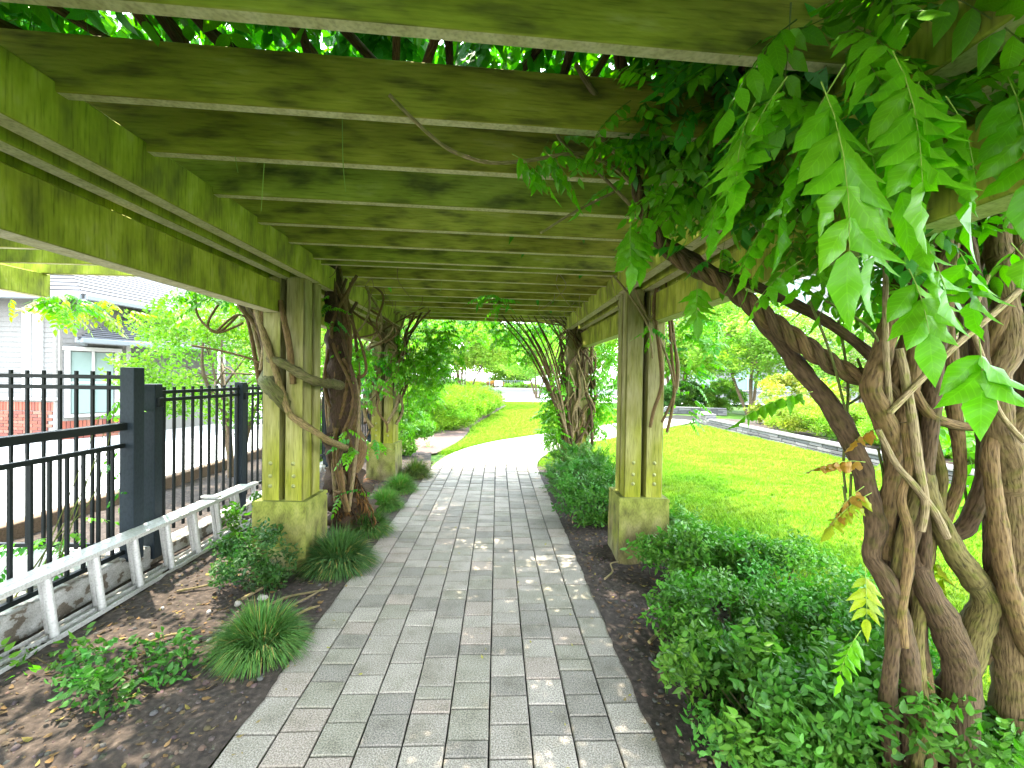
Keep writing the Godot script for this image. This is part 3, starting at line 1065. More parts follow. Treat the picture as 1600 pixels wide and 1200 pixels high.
func build_right_side() -> void:
	stone_wall("long low grey stacked stone wall bordering the right lawn", [V(7.0, 0, 14.7), V(6.8, 0, 3.4)], 0.22, 3)
	stone_wall("short far stone wall turning back beside the paved path", [V(7.6, 0, 20.6), V(10.0, 0, 19.8)], 0.26, 3)
	stone_wall("stub of stone wall closing the corner of the right bed", [V(7.35, 0, 16.3), V(7.06, 0, 14.95)], 0.34, 4)
	var mb := MB.new()
	sheet(mb, 3.0, 15.5, 40, 30, func(_z): return 7.0, func(_z): return 20.0, 0.19, 1.0)
	structure("raised_bed", "raised planting bed behind the stone wall", mb.mesh(), M.soil)
	var t := thing("apartment_building", "tall pale apartment building with white windows behind the right trees", "building")
	var a := V(12, 0, 31)
	var b := V(52, 0, 27)
	var f := wall_frame(a, b)
	part(t, "wall", box_mesh(Vector3(40.2, 13, 8), 0.02), M.facade, f * Transform3D(Basis(), Vector3(20.1, 6.5, -4.0)))
	for r in 4:
		part(t, "band", box_mesh(Vector3(40.2, 0.25, 0.12), 0.01), M.trim, f * Transform3D(Basis(), Vector3(20.1, 2.95 * (r + 1) + 0.1, 0.05)))
		for k in 13:
			window(t, f, 1.0 + 3.0 * k, 2.7 + 3.0 * k, 0.9 + 2.95 * r, 2.45 + 2.95 * r, 2, 2, M.blind if (k + r) % 3 else M.pane)
	part(t, "roof", box_mesh(Vector3(41.2, 0.35, 9), 0.03), M.gutter, f * Transform3D(Basis(), Vector3(20.1, 13.2, -4.0)))

# ---------- trees, hedges ----------
func crown(parent: Node3D, called: String, m: Mesh, mt: Material, c: Vector3, r: Vector3, n: int, clumps: int, spread: float, col: Color, size := 1.0, flatness := 0.6, hollow := 0.35) -> void:
	var xs := []
	var cs := []
	for k in clumps:
		var p := in_ball()
		p = p.normalized() * lerpf(p.length(), 1.0, hollow)
		var cc := tint(col, 0.28)
		for j in n / clumps:
			var q := c + (p * r) + in_ball() * r * spread
			xs.append(turned(q, R(0, TAU), R(-flatness, flatness), R(-flatness, flatness), size * R(0.7, 1.25)))
			cs.append(tint(cc, 0.15))
	swarm(parent, called, m, mt, xs, cs)

func tree(label: String, base: Vector3, h: float, r: Vector3, n: int, col: Color, leaf: float, stems: int, group := "", clumps := 60, called := "tree", cat := "tree", lift := 0.0) -> void:
	var t := thing(called, label, cat, base, group)
	var c := Vector3(0, h - r.y, 0)
	var mb := MB.new()
	var bark := Color(0.14, 0.10, 0.07)
	for s in stems:
		var a := TAU * s / stems + R(-0.4, 0.4)
		var e := c + Vector3(cos(a) * r.x * R(0.3, 0.6), R(0.0, 0.4) * r.y, sin(a) * r.z * R(0.3, 0.6))
		var p0 := Vector3(cos(a), 0, sin(a)) * 0.02 * h
		var m1 := p0.lerp(e, 0.35) + Vector3(R(-0.03, 0.03), 0.05, R(-0.03, 0.03)) * h
		var m2 := p0.lerp(e, 0.7) + Vector3(R(-0.03, 0.03), 0.03, R(-0.03, 0.03)) * h
		var w := 0.022 * h / sqrt(stems)
		tube(mb, [p0, m1, m2, e], [w * 1.3, w, w * 0.7, w * 0.3], 7, 4, 0.1, bark)
		for k in 5:
			var q := m1.lerp(e, R(0.0, 0.9))
			var g := c + in_ball() * r * 0.85
			tube(mb, [q, q.lerp(g, 0.5) + Vector3(0, 0.02 * h, 0), g], [w * 0.5, w * 0.35, w * 0.12], 5, 3, 0.0, bark)
	part(t, "trunk", mb.mesh(), M.bark)
	crown(t, "crown", sprig_mesh(7, leaf * 0.9, leaf, leaf * 0.5), M.tree_leaf, c, r, n, clumps, 0.26, col)

func shrub(label: String, base: Vector3, r: Vector3, n: int, col: Color, m: Mesh, group := "", mt: Material = null, clumps := 40, called := "shrub", cat := "shrub", stems := 9, flatness := 0.7, hollow := 0.5, spread := 0.25) -> Node3D:
	var t := thing(called, label, cat, base, group)
	var mb := MB.new()
	for s in stems:
		var g := Vector3(0, r.y * 0.9, 0) + in_ball() * r * 0.8
		var p0 := Vector3(R(-0.3, 0.3) * r.x, 0, R(-0.3, 0.3) * r.z)
		tube(mb, [p0, p0.lerp(g, 0.5) + Vector3(R(-0.1, 0.1), 0.1, R(-0.1, 0.1)) * r.y, g], [0.006, 0.004, 0.002], 5, 3, 0.0, Color(0.12, 0.10, 0.05))
	part(t, "stems", mb.mesh(), M.bark)
	crown(t, "foliage", m, mt if mt else M.shrub_leaf, Vector3(0, r.y, 0), r, n, clumps, spread, col, 1.0, flatness, hollow)
	return t

func build_distance() -> void:
	var lime := Color(0.20, 0.38, 0.04)
	var yellow := Color(0.28, 0.40, 0.04)
	var mid := Color(0.14, 0.28, 0.03)
	var deep := Color(0.06, 0.15, 0.025)
	# the yellow hedge left of the path and its neighbours
	var h := sprig_mesh(10, 0.05, 0.075, 0.02)
	for k in 5:
		var z := 12.2 + 1.35 * k
		shrub(["yellow green feathery hedge nearest the left pergola post", "second mound of the yellow hedge behind the nearest one", "middle mound of the yellow hedge beside the lawn", "fourth mound of the yellow hedge beside the lawn", "farthest mound of the yellow hedge before the grey shrub"][k], V(left_lawn_edge(z) - 1.22 + 0.05 * k, 0, z + 0.4), Vector3(1.35, 0.56, 0.95), 3200, Color(0.20, 0.37, 0.018), h, "mounds of the yellow hedge", M.tree_leaf, 90, "hedge", "hedge", 12, 0.35, 0.6, 0.22)
	var sv := sprig_mesh(9, 0.05, 0.08, 0.018)
	for k in 3:
		var z := 19.3 + 1.1 * k
		shrub(["grey green shrub at the far end of the yellow hedge", "second grey green shrub beyond the yellow hedge", "last grey green shrub by the forecourt"][k], V(left_lawn_edge(z) - 0.9, 0, z), Vector3(1.0, 0.5, 0.8), 1500, Color(0.16, 0.28, 0.06), sv, "grey green shrubs beyond the yellow hedge", M.tree_leaf, 50)
	for k in 7:
		var z := 15.2 + 0.9 * k
		clump("variegated_grass", ["nearest", "second", "third", "fourth", "fifth", "sixth", "farthest"][k] + " tuft of silvery striped grass along the foot of the yellow hedge", "grass clump", V(left_lawn_edge(z) - 0.32, 0.02, z), 0.36, 0.24, 160, Color(0.40, 0.46, 0.28), "silvery grass tufts along the hedge foot")
	clump("silver_plant", "spiky silver grey plant at the tip of the left lawn", "plant", V(-1.42, 0.02, 9.7), 0.42, 0.17, 110, Color(0.46, 0.50, 0.42), "")
	clump("bronze_grass", "bronze brown grass clump between the left pergola posts", "grass clump", V(-1.9, 0.02, 6.2), 0.30, 0.26, 200, Color(0.26, 0.11, 0.06), "")
	shrub("bright green leafy shrub beside the far left pergola post", V(-1.75, 0, 8.7), Vector3(0.55, 0.45, 0.5), 900, Color(0.16, 0.36, 0.03), sprig_mesh(7, 0.04, 0.075, 0.035, false), "", M.tree_leaf)
	# trees straight ahead
	tree("multi stemmed lime tree behind the yellow hedge", V(-1.7, 0, 24.5), 4.6, Vector3(2.9, 1.5, 2.2), 3600, Color(0.26, 0.42, 0.05), 0.13, 5)
	tree("small pale green tree right of the multi stemmed lime tree", V(2.9, 0, 33), 5.2, Vector3(3.0, 1.8, 2.6), 3000, Color(0.25, 0.42, 0.07), 0.15, 3)
	tree("dull green rounded tree left behind the yellow hedge", V(-3.6, 0, 19.5), 3.4, Vector3(1.6, 1.4, 1.5), 2600, Color(0.12, 0.22, 0.06), 0.11, 4)
	for k in 5:
		tree(["tall yellow green tree far behind the road, leftmost", "tall green tree far behind the road, left of centre", "broad yellow green tree far behind the road, in the centre", "tall light green tree far behind the white car", "dense green tree far behind the road, rightmost"][k], V(-22 + 8.2 * k, 0, 69 + 5 * (k % 2)), 9.5 + 1.5 * (k % 3), Vector3(5.2, 4.4, 4.2), 3400, [yellow, mid, Color(0.25, 0.40, 0.06), lime, mid][k], 0.36, 3, "trees far behind the road", 70)
	for k in 6:
		shrub(["low green shrub in the planted island, leftmost", "low yellow shrub in the planted island", "low reddish shrub in the planted island", "low green shrub in the planted island behind the sign", "low yellow shrub in the planted island near the car", "low green shrub in the planted island, rightmost"][k], V(-5.5 + 2.7 * k, 0.05, 59.8), Vector3(1.5, 0.42, 0.7), 420, [mid, yellow, Color(0.28, 0.14, 0.05), mid, yellow, mid][k], sprig_mesh(8, 0.12, 0.2, 0.1), "shrubs in the planted island", M.tree_leaf, 20)
	# left, behind the fence
	tree("young maple growing just behind the black bar fence", V(-3.75, 0, 6.7), 2.6, Vector3(1.25, 0.95, 1.1), 3000, Color(0.18, 0.35, 0.03), 0.055, 3, "", 80)
	tree("slender yellow leaved tree between driveway and fence", V(-3.9, 0, 9.6), 3.4, Vector3(1.3, 1.3, 1.3), 2600, Color(0.25, 0.37, 0.06), 0.07, 3)
	tree("tall bright tree behind the fence near the far left post", V(-4.2, 0, 14.0), 5.0, Vector3(2.0, 2.0, 2.0), 3200, Color(0.26, 0.38, 0.05), 0.10, 3)
	tree("large pale tree behind the low roofed building", V(-8.5, 0, 27), 8.0, Vector3(4.2, 3.4, 3.6), 3200, Color(0.26, 0.40, 0.06), 0.2, 3)
	for k in range(2, 4):
		shrub(["", "", "leafy bush behind the fence beside the young maple", "leafy bush behind the fence near the far left pergola post"][k], V(-3.2 - 0.12 * (k % 2), 0, 4.1 + 1.75 * k), Vector3(0.42, 0.42, 0.6), 620, Color(0.16, 0.33, 0.03), sprig_mesh(6, 0.04, 0.07, 0.038), "bushes behind the fence", M.tree_leaf, 30)
	# right, behind the stone wall
	for k in 5:
		var z := 5.0 + 1.75 * k
		shrub(["yellow green spreading hedge behind the stone wall, nearest the vine", "second mound of spreading hedge behind the stone wall", "third mound of spreading hedge behind the stone wall", "fourth mound of spreading hedge behind the stone wall", "last mound of spreading hedge at the wall corner"][k], V(8.3 + 0.1 * (k % 2), 0.15, z), Vector3(1.1, 0.42, 1.15), 2600, [Color(0.16, 0.36, 0.02), Color(0.17, 0.36, 0.02), Color(0.18, 0.36, 0.02), Color(0.20, 0.35, 0.03), Color(0.28, 0.34, 0.04)][k], h, "mounds of the hedge behind the stone wall", M.tree_leaf, 80, "hedge", "hedge", 12, 0.35, 0.6, 0.22)
	shrub("golden shrub with pale tips above the stone wall corner", V(9.0, 0.15, 13.6), Vector3(1.2, 0.75, 1.1), 1600, Color(0.30, 0.34, 0.05), sprig_mesh(7, 0.06, 0.1, 0.05), "", M.tree_leaf)
	for k in 4:
		shrub(["dark green bush beyond the far stone wall, leftmost", "dark green bush beyond the far stone wall", "mid green bush beyond the far stone wall", "bright green bush beyond the far stone wall, rightmost"][k], V(7.9 + 1.1 * k, 0, 22.0 + 0.2 * k), Vector3(0.95, 0.6 + 0.12 * (k % 2), 0.9), 1100, [deep, deep, mid, Color(0.16, 0.34, 0.03)][k], sprig_mesh(7, 0.06, 0.11, 0.055), "bushes beyond the far stone wall", M.tree_leaf)
	tree("spreading light green tree behind the right pergola post", V(9.6, 0, 24.5), 6.6, Vector3(3.4, 2.4, 2.8), 5200, Color(0.25, 0.42, 0.05), 0.15, 4, "", 100)
	tree("feathery green maple above the stone wall", V(11.2, 0, 20.0), 5.4, Vector3(2.8, 2.0, 2.4), 4800, Color(0.23, 0.42, 0.05), 0.12, 4, "", 100)
	tree("pale yellow tree right of the feathery maple", V(12.6, 0.15, 15.6), 3.7, Vector3(1.9, 1.35, 1.7), 3600, Color(0.26, 0.40, 0.08), 0.09, 4, "", 80)
	tree("tall green tree behind the vine at the far right", V(19.5, 0, 19.0), 6.6, Vector3(3.2, 2.7, 2.8), 4200, Color(0.20, 0.38, 0.05), 0.15, 3)
	tree("green tree between the paved path and the far road", V(4.9, 0, 26.5), 4.6, Vector3(2.0, 1.6, 1.8), 2600, Color(0.28, 0.44, 0.06), 0.13, 3)
	car()
	var s := thing("sign", "small blank white sign board on legs beyond the road", "sign", V(0.15, 0, 59.0))
	part(s, "board", box_mesh(Vector3(1.0, 0.62, 0.05), 0.01), M.sign_white, place(Vector3(0, 0.72, 0)))
	for x in [-0.4, 0.4]:
		part(s, "leg", box_mesh(Vector3(0.06, 0.9, 0.06), 0.005), M.gutter, place(Vector3(x, 0.42, -0.06)))
	var lp := thing("garden_lamp", "short white globe lamp post in front of the far hedge", "lamp", V(-0.75, 0, 45))
	var mb := MB.new()
	tube(mb, [Vector3.ZERO, Vector3(0, 0.9, 0), Vector3(0, 1.6, 0)], [0.06, 0.04, 0.04], 8, 2, 0.0)
	part(lp, "pole", mb.mesh(), M.gutter)
	var gl := SphereMesh.new()
	gl.radius = 0.2
	gl.height = 0.4
	gl.radial_segments = 20
	gl.rings = 10
	part(lp, "globe", gl, M.sign_white, place(Vector3(0, 1.75, 0)))
	var fence := thing("garden_fence", "thin dark picket fence beyond the road behind the shrubs", "fence")
	for k in 40:
		part(fence, "bar", box_mesh(Vector3(0.05, 1.1, 0.05), 0.005), M.gutter, place(V(-6 + 0.32 * k, 0.6, 62.5)))
	rail(fence, V(-6.1, 1.05, 62.5), V(6.6, 1.05, 62.5), 0.04, 0.05, M.gutter)
	rail(fence, V(-6.1, 0.2, 62.5), V(6.6, 0.2, 62.5), 0.04, 0.05, M.gutter)

func car() -> void:
	var t := thing("parked_car", "pale parked car beyond the road, partly hidden by the vine post", "car", V(5.6, 0.05, 60.5), "", 0.1)
	var side := [Vector2(-2.15, 0.35), Vector2(-2.2, 0.75), Vector2(-1.95, 0.92), Vector2(-1.2, 0.98), Vector2(-0.55, 1.42), Vector2(0.9, 1.45), Vector2(1.75, 1.05), Vector2(2.1, 0.98), Vector2(2.2, 0.6), Vector2(2.12, 0.32)]
	var mb := MB.new()
	for e in [-1, 1]:
		var q := []
		for p in side:
			q.append(Vector3(p.x, p.y, e * (0.86 if p.y < 1.1 else 0.68)))
		mb.face(q, Vector3(0, 0.15, e).normalized())
	for k in side.size():
		var p: Vector2 = side[k]
		var q: Vector2 = side[(k + 1) % side.size()]
		var wp := 0.86 if p.y < 1.1 else 0.68
		var wq := 0.86 if q.y < 1.1 else 0.68
		mb.flat([Vector3(p.x, p.y, -wp), Vector3(q.x, q.y, -wq), Vector3(q.x, q.y, wq), Vector3(p.x, p.y, wp)], Vector3((p.x + q.x) * 0.5, (p.y + q.y) * 0.5 - 0.75, 0))
	part(t, "body", mb.mesh(), M.car_paint)
	for e in [-1, 1]:
		for w in [[-0.95, 0.05, -0.5, 0.05], [0.12, 0.9, 0.12, 1.3]]:
			var g := MB.new()
			g.flat([Vector3(w[0], 1.0, e * 0.815), Vector3(w[3] if w[0] < 0 else w[3], 1.0, e * 0.815), Vector3(w[1], 1.36, e * 0.715), Vector3(w[2], 1.36, e * 0.715)], Vector3(0, 0, e))
			part(t, "window", g.mesh(), M.pane)
		for x in [-1.35, 1.35]:
			var cy := CylinderMesh.new()
			cy.top_radius = 0.32
			cy.bottom_radius = 0.32
			cy.height = 0.2
			cy.radial_segments = 20
			var tyre := part(t, "wheel", cy, M.rubber, Transform3D(Basis(Vector3.RIGHT, PI / 2), Vector3(x, 0.32, e * 0.8)))
			var hub := CylinderMesh.new()
			hub.top_radius = 0.19
			hub.bottom_radius = 0.19
			hub.height = 0.21
			part(tyre, "rim", hub, M.aluminium)

func clump(called: String, label: String, cat: String, p: Vector3, h: float, r: float, n: int, col: Color, group: String, blade_w := 0.005) -> Node3D:
	var mb := MB.new()
	for k in n:
		var a := R(0, TAU)
		var lean := sqrt(R(0.0, 1.0))
		var o := Vector3(cos(a), 0, sin(a))
		var tan_ := Vector3(-sin(a), 0, cos(a)).rotated(Vector3.UP, R(-0.8, 0.8))
		var base := o * r * 0.22 * lean + Vector3(R(-1, 1), 0, R(-1, 1)) * r * 0.12
		var up := deg_to_rad(lerpf(88.0, 8.0, lean))
		var ln := lerpf(h * 0.92, r * 1.1, lean) * R(0.72, 1.12)
		var cc := tint(col, 0.3)
		if R(0, 1) < 0.05:
			cc = Color(0.30, 0.24, 0.09)
		var pts := []
		for j in 4:
			var q := j / 3.0
			pts.append(base + o * (ln * cos(up) * q) + Vector3(0, ln * (sin(up) * q + cos(up) * (0.75 * q - 0.85 * q * q)) - (0.10 * ln * q * q), 0) + Vector3(R(-0.006, 0.006), 0, R(-0.006, 0.006)))
		var ws := [0.7, 1.0, 0.75, 0.05]
		var from := mb.v.size()
		for j in 4:
			mb.vert(pts[j] - tan_ * blade_w * 0.5 * ws[j], o, cc)
			mb.vert(pts[j] + tan_ * blade_w * 0.5 * ws[j], o, cc)
		for j in 3:
			var q := from + j * 2
			mb.tri(q, q + 1, q + 3)
			mb.tri(q, q + 3, q + 2)
	mb.smooth_normals()
	var t := thing(called, label, cat, p, group)
	part(t, "blades", mb.mesh(), M.blade)
	return t

# ---------- wisteria ----------
func stem(t: Node3D, pts: Array, rads: Array, col := Color(0.20, 0.13, 0.07), sides := 8, seg := 6, rough := 0.16, lobes := 0, twist := 0.0, lobe := 0.22) -> void:
	var mb := MB.new()
	tube(mb, pts, rads, sides, seg, rough, col, lobes, twist, lobe)
	part(t, "stem", mb.mesh(), M.bark)

func px_stem(t: Node3D, far: float, pts: Array, col := Color(0.20, 0.13, 0.07), lobes := 0, twist := 0.0, rough := 0.16) -> void:  # [x, y, radius in photo pixels, nearer or farther by metres]
	var p := []
	var r := []
	for q in pts:
		var z: float = far + (q[3] if q.size() > 3 else 0.0)
		p.append(at(q[0], q[1], z))
		r.append(q[2] * z / F)
	stem(t, p, r, col, 12 if lobes else (9 if pts[0][2] > 6 else 6), 8, rough, lobes, twist, 0.28)

var leaflets := []
var leaf_meshes := []
var wood1 := Color(0.15, 0.098, 0.042)
var wood2 := Color(0.088, 0.056, 0.029)
var cane := Color(0.38, 0.29, 0.16)
var green_cane := Color(0.16, 0.19, 0.05)
var fresh := Color(0.17, 0.47, 0.016)
var blue_green := Color(0.08, 0.34, 0.05)

func prepare_leaves() -> void:
	for c in [fresh, fresh * 0.8, Color(0.21, 0.52, 0.02), blue_green * 1.2, Color(0.52, 0.26, 0.05), Color(0.42, 0.48, 0.04)]:
		var set_ := []
		for k in 4:
			var mb := MB.new()
			leaflet(mb, Vector3.ZERO, Vector3.RIGHT, Vector3.BACK, 1.0, 1.0, tint(c, 0.12), R(0.1, 0.45), R(0.08, 0.34))
			mb.smooth_normals()
			set_.append(mb.mesh())
		leaflets.append(set_)
	for k in 4:
		leaf_meshes.append(pinnate_mesh(4 + k % 3, [0.20, 0.24, 0.28, 0.22][k], [0.55, 0.7, 0.35, 0.8][k], [0.25, 0.4, 0.3, 0.15][k], 0.068, 0.030, true))

func big_leaf(t: Node3D, xf: Transform3D, pairs: int, length: float, hang: float, droop: float, ln: float, wd: float, tone: int, ahead := 0.5) -> void:  # leaf > leaflets, each a piece of its own
	var mb := MB.new()
	rachis(mb, length, droop, 0.0011, Color(0.20, 0.30, 0.05))
	var o := part(t, "leaf", mb.mesh(), M.stem, xf)
	for q in leaf_plan(pairs, length, hang, droop, ahead):
		var d: Vector3 = q[1]
		var s: Vector3 = q[2]
		var nn := s.cross(d)
		if nn.y < 0 and absf(d.y) < 0.8:
			nn = -nn
			s = -s
		var spin := Basis(d, R(-0.55, 0.55))
		nn = spin * nn
		s = spin * s
		part(o, "leaflet", leaflets[tone if R(0, 1) < 0.7 or tone > 3 else [2, 0, 0, 1][tone]][rng.randi() % 4], M.leaf, Transform3D(Basis(d * ln * q[3], nn * ln * 0.8, s * wd * q[3]), q[0]))

func scatter_leaves(t: Node3D, spots: Array, called := "foliage") -> void:  # [centre, radii, count, colour, scale]
	var xs := [[], [], [], []]
	var cs := [[], [], [], []]
	for s in spots:
		for k in int(s[2]):
			var p: Vector3 = s[0] + in_ball() * s[1]
			var v := rng.randi() % 4
			xs[v].append(turned(p, R(0, TAU), R(-0.7, 0.35), R(-0.4, 0.4), (s[4] if s.size() > 4 else 1.0) * R(0.75, 1.2)))
			cs[v].append(tint(s[3], 0.22))
	for v in 4:
		if xs[v]:
			swarm(t, called, leaf_meshes[v], M.leaf, xs[v], cs[v])

func single_leaves(t: Node3D, spots: Array) -> void:  # whole pinnate leaves, each a part of its own
	for s in spots:
		for k in int(s[2]):
			var p: Vector3 = s[0] + in_ball() * s[1]
			part(t, "leaf", tinted_leaves[rng.randi() % tinted_leaves.size()], M.leaf, turned(p, R(0, TAU), R(-0.7, 0.3), R(-0.35, 0.35), (s[3] if s.size() > 3 else 1.0) * R(0.8, 1.2)))

var tinted_leaves := []

func wrapped(c: Vector3, r: float, y0: float, y1: float, a0: float, turns: float, n := 9, wob := 0.04) -> Array:  # a path round a post
	var out := []
	for k in n:
		var t := float(k) / (n - 1)
		var a := a0 + TAU * turns * t
		var sq := minf(1.0 / maxf(absf(cos(a)), absf(sin(a))), 1.3)
		out.append(c + Vector3(cos(a) * r * sq + R(-wob, wob), lerpf(y0, y1, t) + R(-wob, wob), sin(a) * r * sq + R(-wob, wob)))
	return out

func build_vines() -> void:
	prepare_leaves()
	for c in [fresh, fresh * 0.75, blue_green, Color(0.21, 0.52, 0.02)]:
		for k in 3:
			var mb := MB.new()
			for q in leaf_plan(4 + k, 0.19 + 0.03 * k, [0.5, 0.75, 0.4][k], 0.3):
				leaflet(mb, q[0], q[1], q[2], 0.066 * q[3], 0.030 * q[3], tint(c, 0.12), R(0.05, 0.25), R(0.05, 0.3))
			mb.smooth_normals()
			rachis(mb, 0.19 + 0.03 * k, 0.3, 0.0011, Color(0.16, 0.22, 0.05))
			tinted_leaves.append(mb.mesh())
	near_vine()
	left_post_vine()
	far_post_vine(2)
	far_post_vine(3)
	right_post_vine()
	roof_vine()

func rope(t: Node3D, far: float, pts: Array) -> void:  # three strands twisted into one limb
	var line := []
	var rr := []
	for k in pts.size() - 1:
		for s in 6:
			var a := []
			for q in pts:
				a.append(at(q[0], q[1], far + (q[3] if q.size() > 3 else 0.0)))
			line.append(catmull(a, k, s / 6.0))
			rr.append(lerpf(pts[k][2], pts[k + 1][2], s / 6.0) * far / F)
	var side := Vector3.UP
	var run := 0.0
	var strands := [[], [], []]
	var radii := []
	for k in line.size():
		var d: Vector3 = (line[mini(k + 1, line.size() - 1)] - line[maxi(k - 1, 0)]).normalized()
		side = (side - d * side.dot(d)).normalized()
		if k:
			run += line[k].distance_to(line[k - 1])
		for s in 3:
			var a := TAU * s / 3.0 + run * 30.0
			strands[s].append(line[k] + (side * cos(a) + d.cross(side) * sin(a)) * rr[k] * 0.60)
		radii.append(rr[k] * 0.56)
	for s in 3:
		stem(t, strands[s], radii, [wood1, wood2 * 1.2, wood1 * 0.85][s], 9, 3, 0.05)

func near_vine() -> void:
	var t := thing("wisteria", "huge braided wisteria with thick twisting trunks filling the right foreground", "climbing plant")
	var Z := 1.6
	# the left-hand limb, rising from the braid and bending away to the beam
	px_stem(t, Z, [[1420, 1290, 16], [1424, 1100, 15, -0.02], [1410, 985, 14, -0.06], [1385, 908, 15, -0.05], [1362, 869, 15], [1368, 817, 15], [1357, 770, 16], [1342, 713, 16], [1310, 652, 14, 0.05], [1262, 590, 13, 0.12], [1228, 548, 12, 0.22], [1195, 505, 11, 0.32], [1150, 455, 10, 0.42], [1110, 425, 10, 0.45], [1060, 392, 10, 0.5], [1010, 372, 9, 0.55]], wood2)
	# the rope
	rope(t, Z, [[1400, 618, 12, 0.0], [1352, 592, 14], [1310, 575, 14, 0.05], [1250, 535, 15, 0.1], [1190, 490, 15, 0.15], [1130, 442, 14, 0.25], [1085, 420, 13, 0.3], [1040, 388, 12, 0.35], [1008, 335, 11, 0.35], [990, 265, 10, 0.3], [982, 190, 10, 0.2], [975, 120, 9, 0.1], [960, 60, 9]])
	px_stem(t, Z, [[1400, 590, 8, 0.03], [1345, 542, 8.5, 0.06], [1300, 508, 8, 0.1], [1250, 480, 8, 0.15], [1180, 447, 7.5, 0.25], [1120, 425, 7, 0.35], [1050, 405, 6, 0.4]], wood2)
	px_stem(t, Z, [[1390, 850, 9, 0.05], [1400, 760, 10, 0.06], [1392, 690, 14, -0.04], [1375, 640, 16, -0.08], [1362, 605, 16, -0.08], [1376, 560, 14, -0.05], [1392, 500, 13], [1408, 440, 12, 0.05], [1420, 360, 12]], wood1)
	# the braid: strands that wind round each other
	var mid := [[1432, 1300], [1426, 1130], [1420, 1000], [1424, 880], [1428, 760], [1426, 650], [1432, 540], [1446, 430], [1466, 310], [1492, 200], [1512, 90], [1525, -20]]
	for k in 10:
		var p := []
		var r := []
		var ph := TAU * k / 10.0
		var w: float = [10.5, 8, 12, 9, 7, 11.5, 8, 9, 6.5, 7.5][k]
		var spread: float = [32, 28, 34, 26, 31, 36, 24, 33, 38, 30][k]
		var turn: float = [1.25, -0.9, 1.1, 1.5, -1.2, 0.85, -1.35, 1.0, 1.7, -1.6][k]
		for j in mid.size():
			var a := ph + TAU * turn * j / mid.size() + R(-0.25, 0.25)
			var sp := spread * (1.0 + 0.35 * sin(j * 1.7 + k))
			p.append(at(mid[j][0] + cos(a) * sp, mid[j][1] + R(-12, 12), Z + 0.02 + sin(a) * sp * 0.0021))
			r.append(w * Z / F * R(0.85, 1.15) * (1.0 if j < 7 else 0.85))
		stem(t, p, r, [wood1, wood2, wood1 * 1.15, Color(0.13, 0.105, 0.035)][k % 4], 10, 7, 0.18)
	# the fork to the right of the braid
	px_stem(t, Z, [[1495, 1300, 31], [1495, 1130, 29], [1500, 1040, 26], [1478, 980, 22, -0.02], [1452, 930, 19, -0.04], [1435, 890, 17], [1424, 830, 15, 0.03], [1430, 740, 14, 0.05], [1452, 640, 13, 0.03], [1448, 560, 12]], wood2)
	px_stem(t, Z, [[1500, 1060, 24, 0.02], [1524, 985, 22], [1540, 940, 19, -0.02], [1522, 905, 17, -0.03], [1490, 862, 16, -0.04], [1466, 810, 15, -0.05], [1450, 775, 14, -0.05], [1440, 730, 14, -0.03], [1436, 690, 13], [1470, 600, 12, 0.06], [1478, 520, 11, 0.08], [1462, 420, 10, 0.08]], Color(0.125, 0.10, 0.035))
	px_stem(t, Z, [[1545, 935, 16, 0.04], [1500, 870, 13, 0.06], [1488, 840, 12, 0.05], [1510, 820, 13, 0.03], [1532, 770, 13], [1540, 720, 13], [1538, 640, 13], [1530, 540, 13], [1520, 440, 13], [1500, 340, 12], [1470, 250, 11]], wood2)
	px_stem(t, Z, [[1470, 830, 9, 0.02], [1500, 740, 9, 0.02], [1490, 640, 10], [1484, 570, 12, -0.03], [1476, 480, 12, -0.03], [1484, 400, 11], [1500, 300, 11], [1480, 200, 10], [1450, 120, 9]], wood1)
	px_stem(t, Z, [[1420, 600, 8, -0.05], [1450, 645, 9, -0.06], [1485, 662, 8, -0.05], [1530, 668, 7], [1575, 670, 7, 0.03]], wood1)
	# the trunk at the right edge
	px_stem(t, Z, [[1590, 1300, 36, 0.03], [1588, 1100, 32, 0.02], [1586, 950, 30], [1582, 840, 29], [1576, 760, 28], [1568, 705, 28, -0.02], [1556, 650, 22, -0.03], [1556, 590, 21], [1575, 530, 20], [1568, 450, 18], [1560, 370, 16], [1568, 290, 15], [1560, 220, 15], [1540, 150, 14], [1520, 60, 13]], Color(0.15, 0.105, 0.05))
	px_stem(t, Z, [[1568, 700, 16, -0.03], [1586, 665, 15, -0.05], [1612, 640, 14, -0.06], [1650, 600, 13]], Color(0.15, 0.105, 0.05))
	px_stem(t, Z, [[1556, 660, 8, 0.0], [1546, 705, 11, -0.05], [1552, 770, 12, -0.08], [1562, 850, 13, -0.08], [1578, 930, 13, -0.08], [1604, 1010, 12, -0.06], [1640, 1090, 11]], wood1)
	px_stem(t, Z, [[1620, 1290, 40, 0.1], [1622, 1000, 38, 0.1], [1618, 800, 34, 0.1], [1622, 640, 30, 0.1], [1610, 480, 26, 0.12], [1590, 330, 22, 0.12], [1600, 150, 20, 0.1]], wood2)
	px_stem(t, Z, [[1530, 1030, 14, 0.05], [1560, 980, 12, 0.05], [1548, 900, 9, 0.04], [1545, 820, 8, 0.04], [1542, 740, 8, 0.05]], wood2)
	px_stem(t, Z, [[1535, 960, 12, 0.04], [1580, 1020, 14, 0.06], [1620, 1090, 15, 0.08]], wood2)
	px_stem(t, Z, [[1575, 640, 12, 0.0], [1548, 560, 13, 0.02], [1560, 500, 14, 0.0], [1585, 440, 13], [1590, 380, 12], [1570, 300, 11, 0.04], [1590, 200, 10]], wood1)
	# canes
	px_stem(t, Z - 0.12, [[1390, 645, 5], [1480, 552, 5], [1545, 496, 5], [1612, 436, 5]], cane, 0, 0, 0.04)
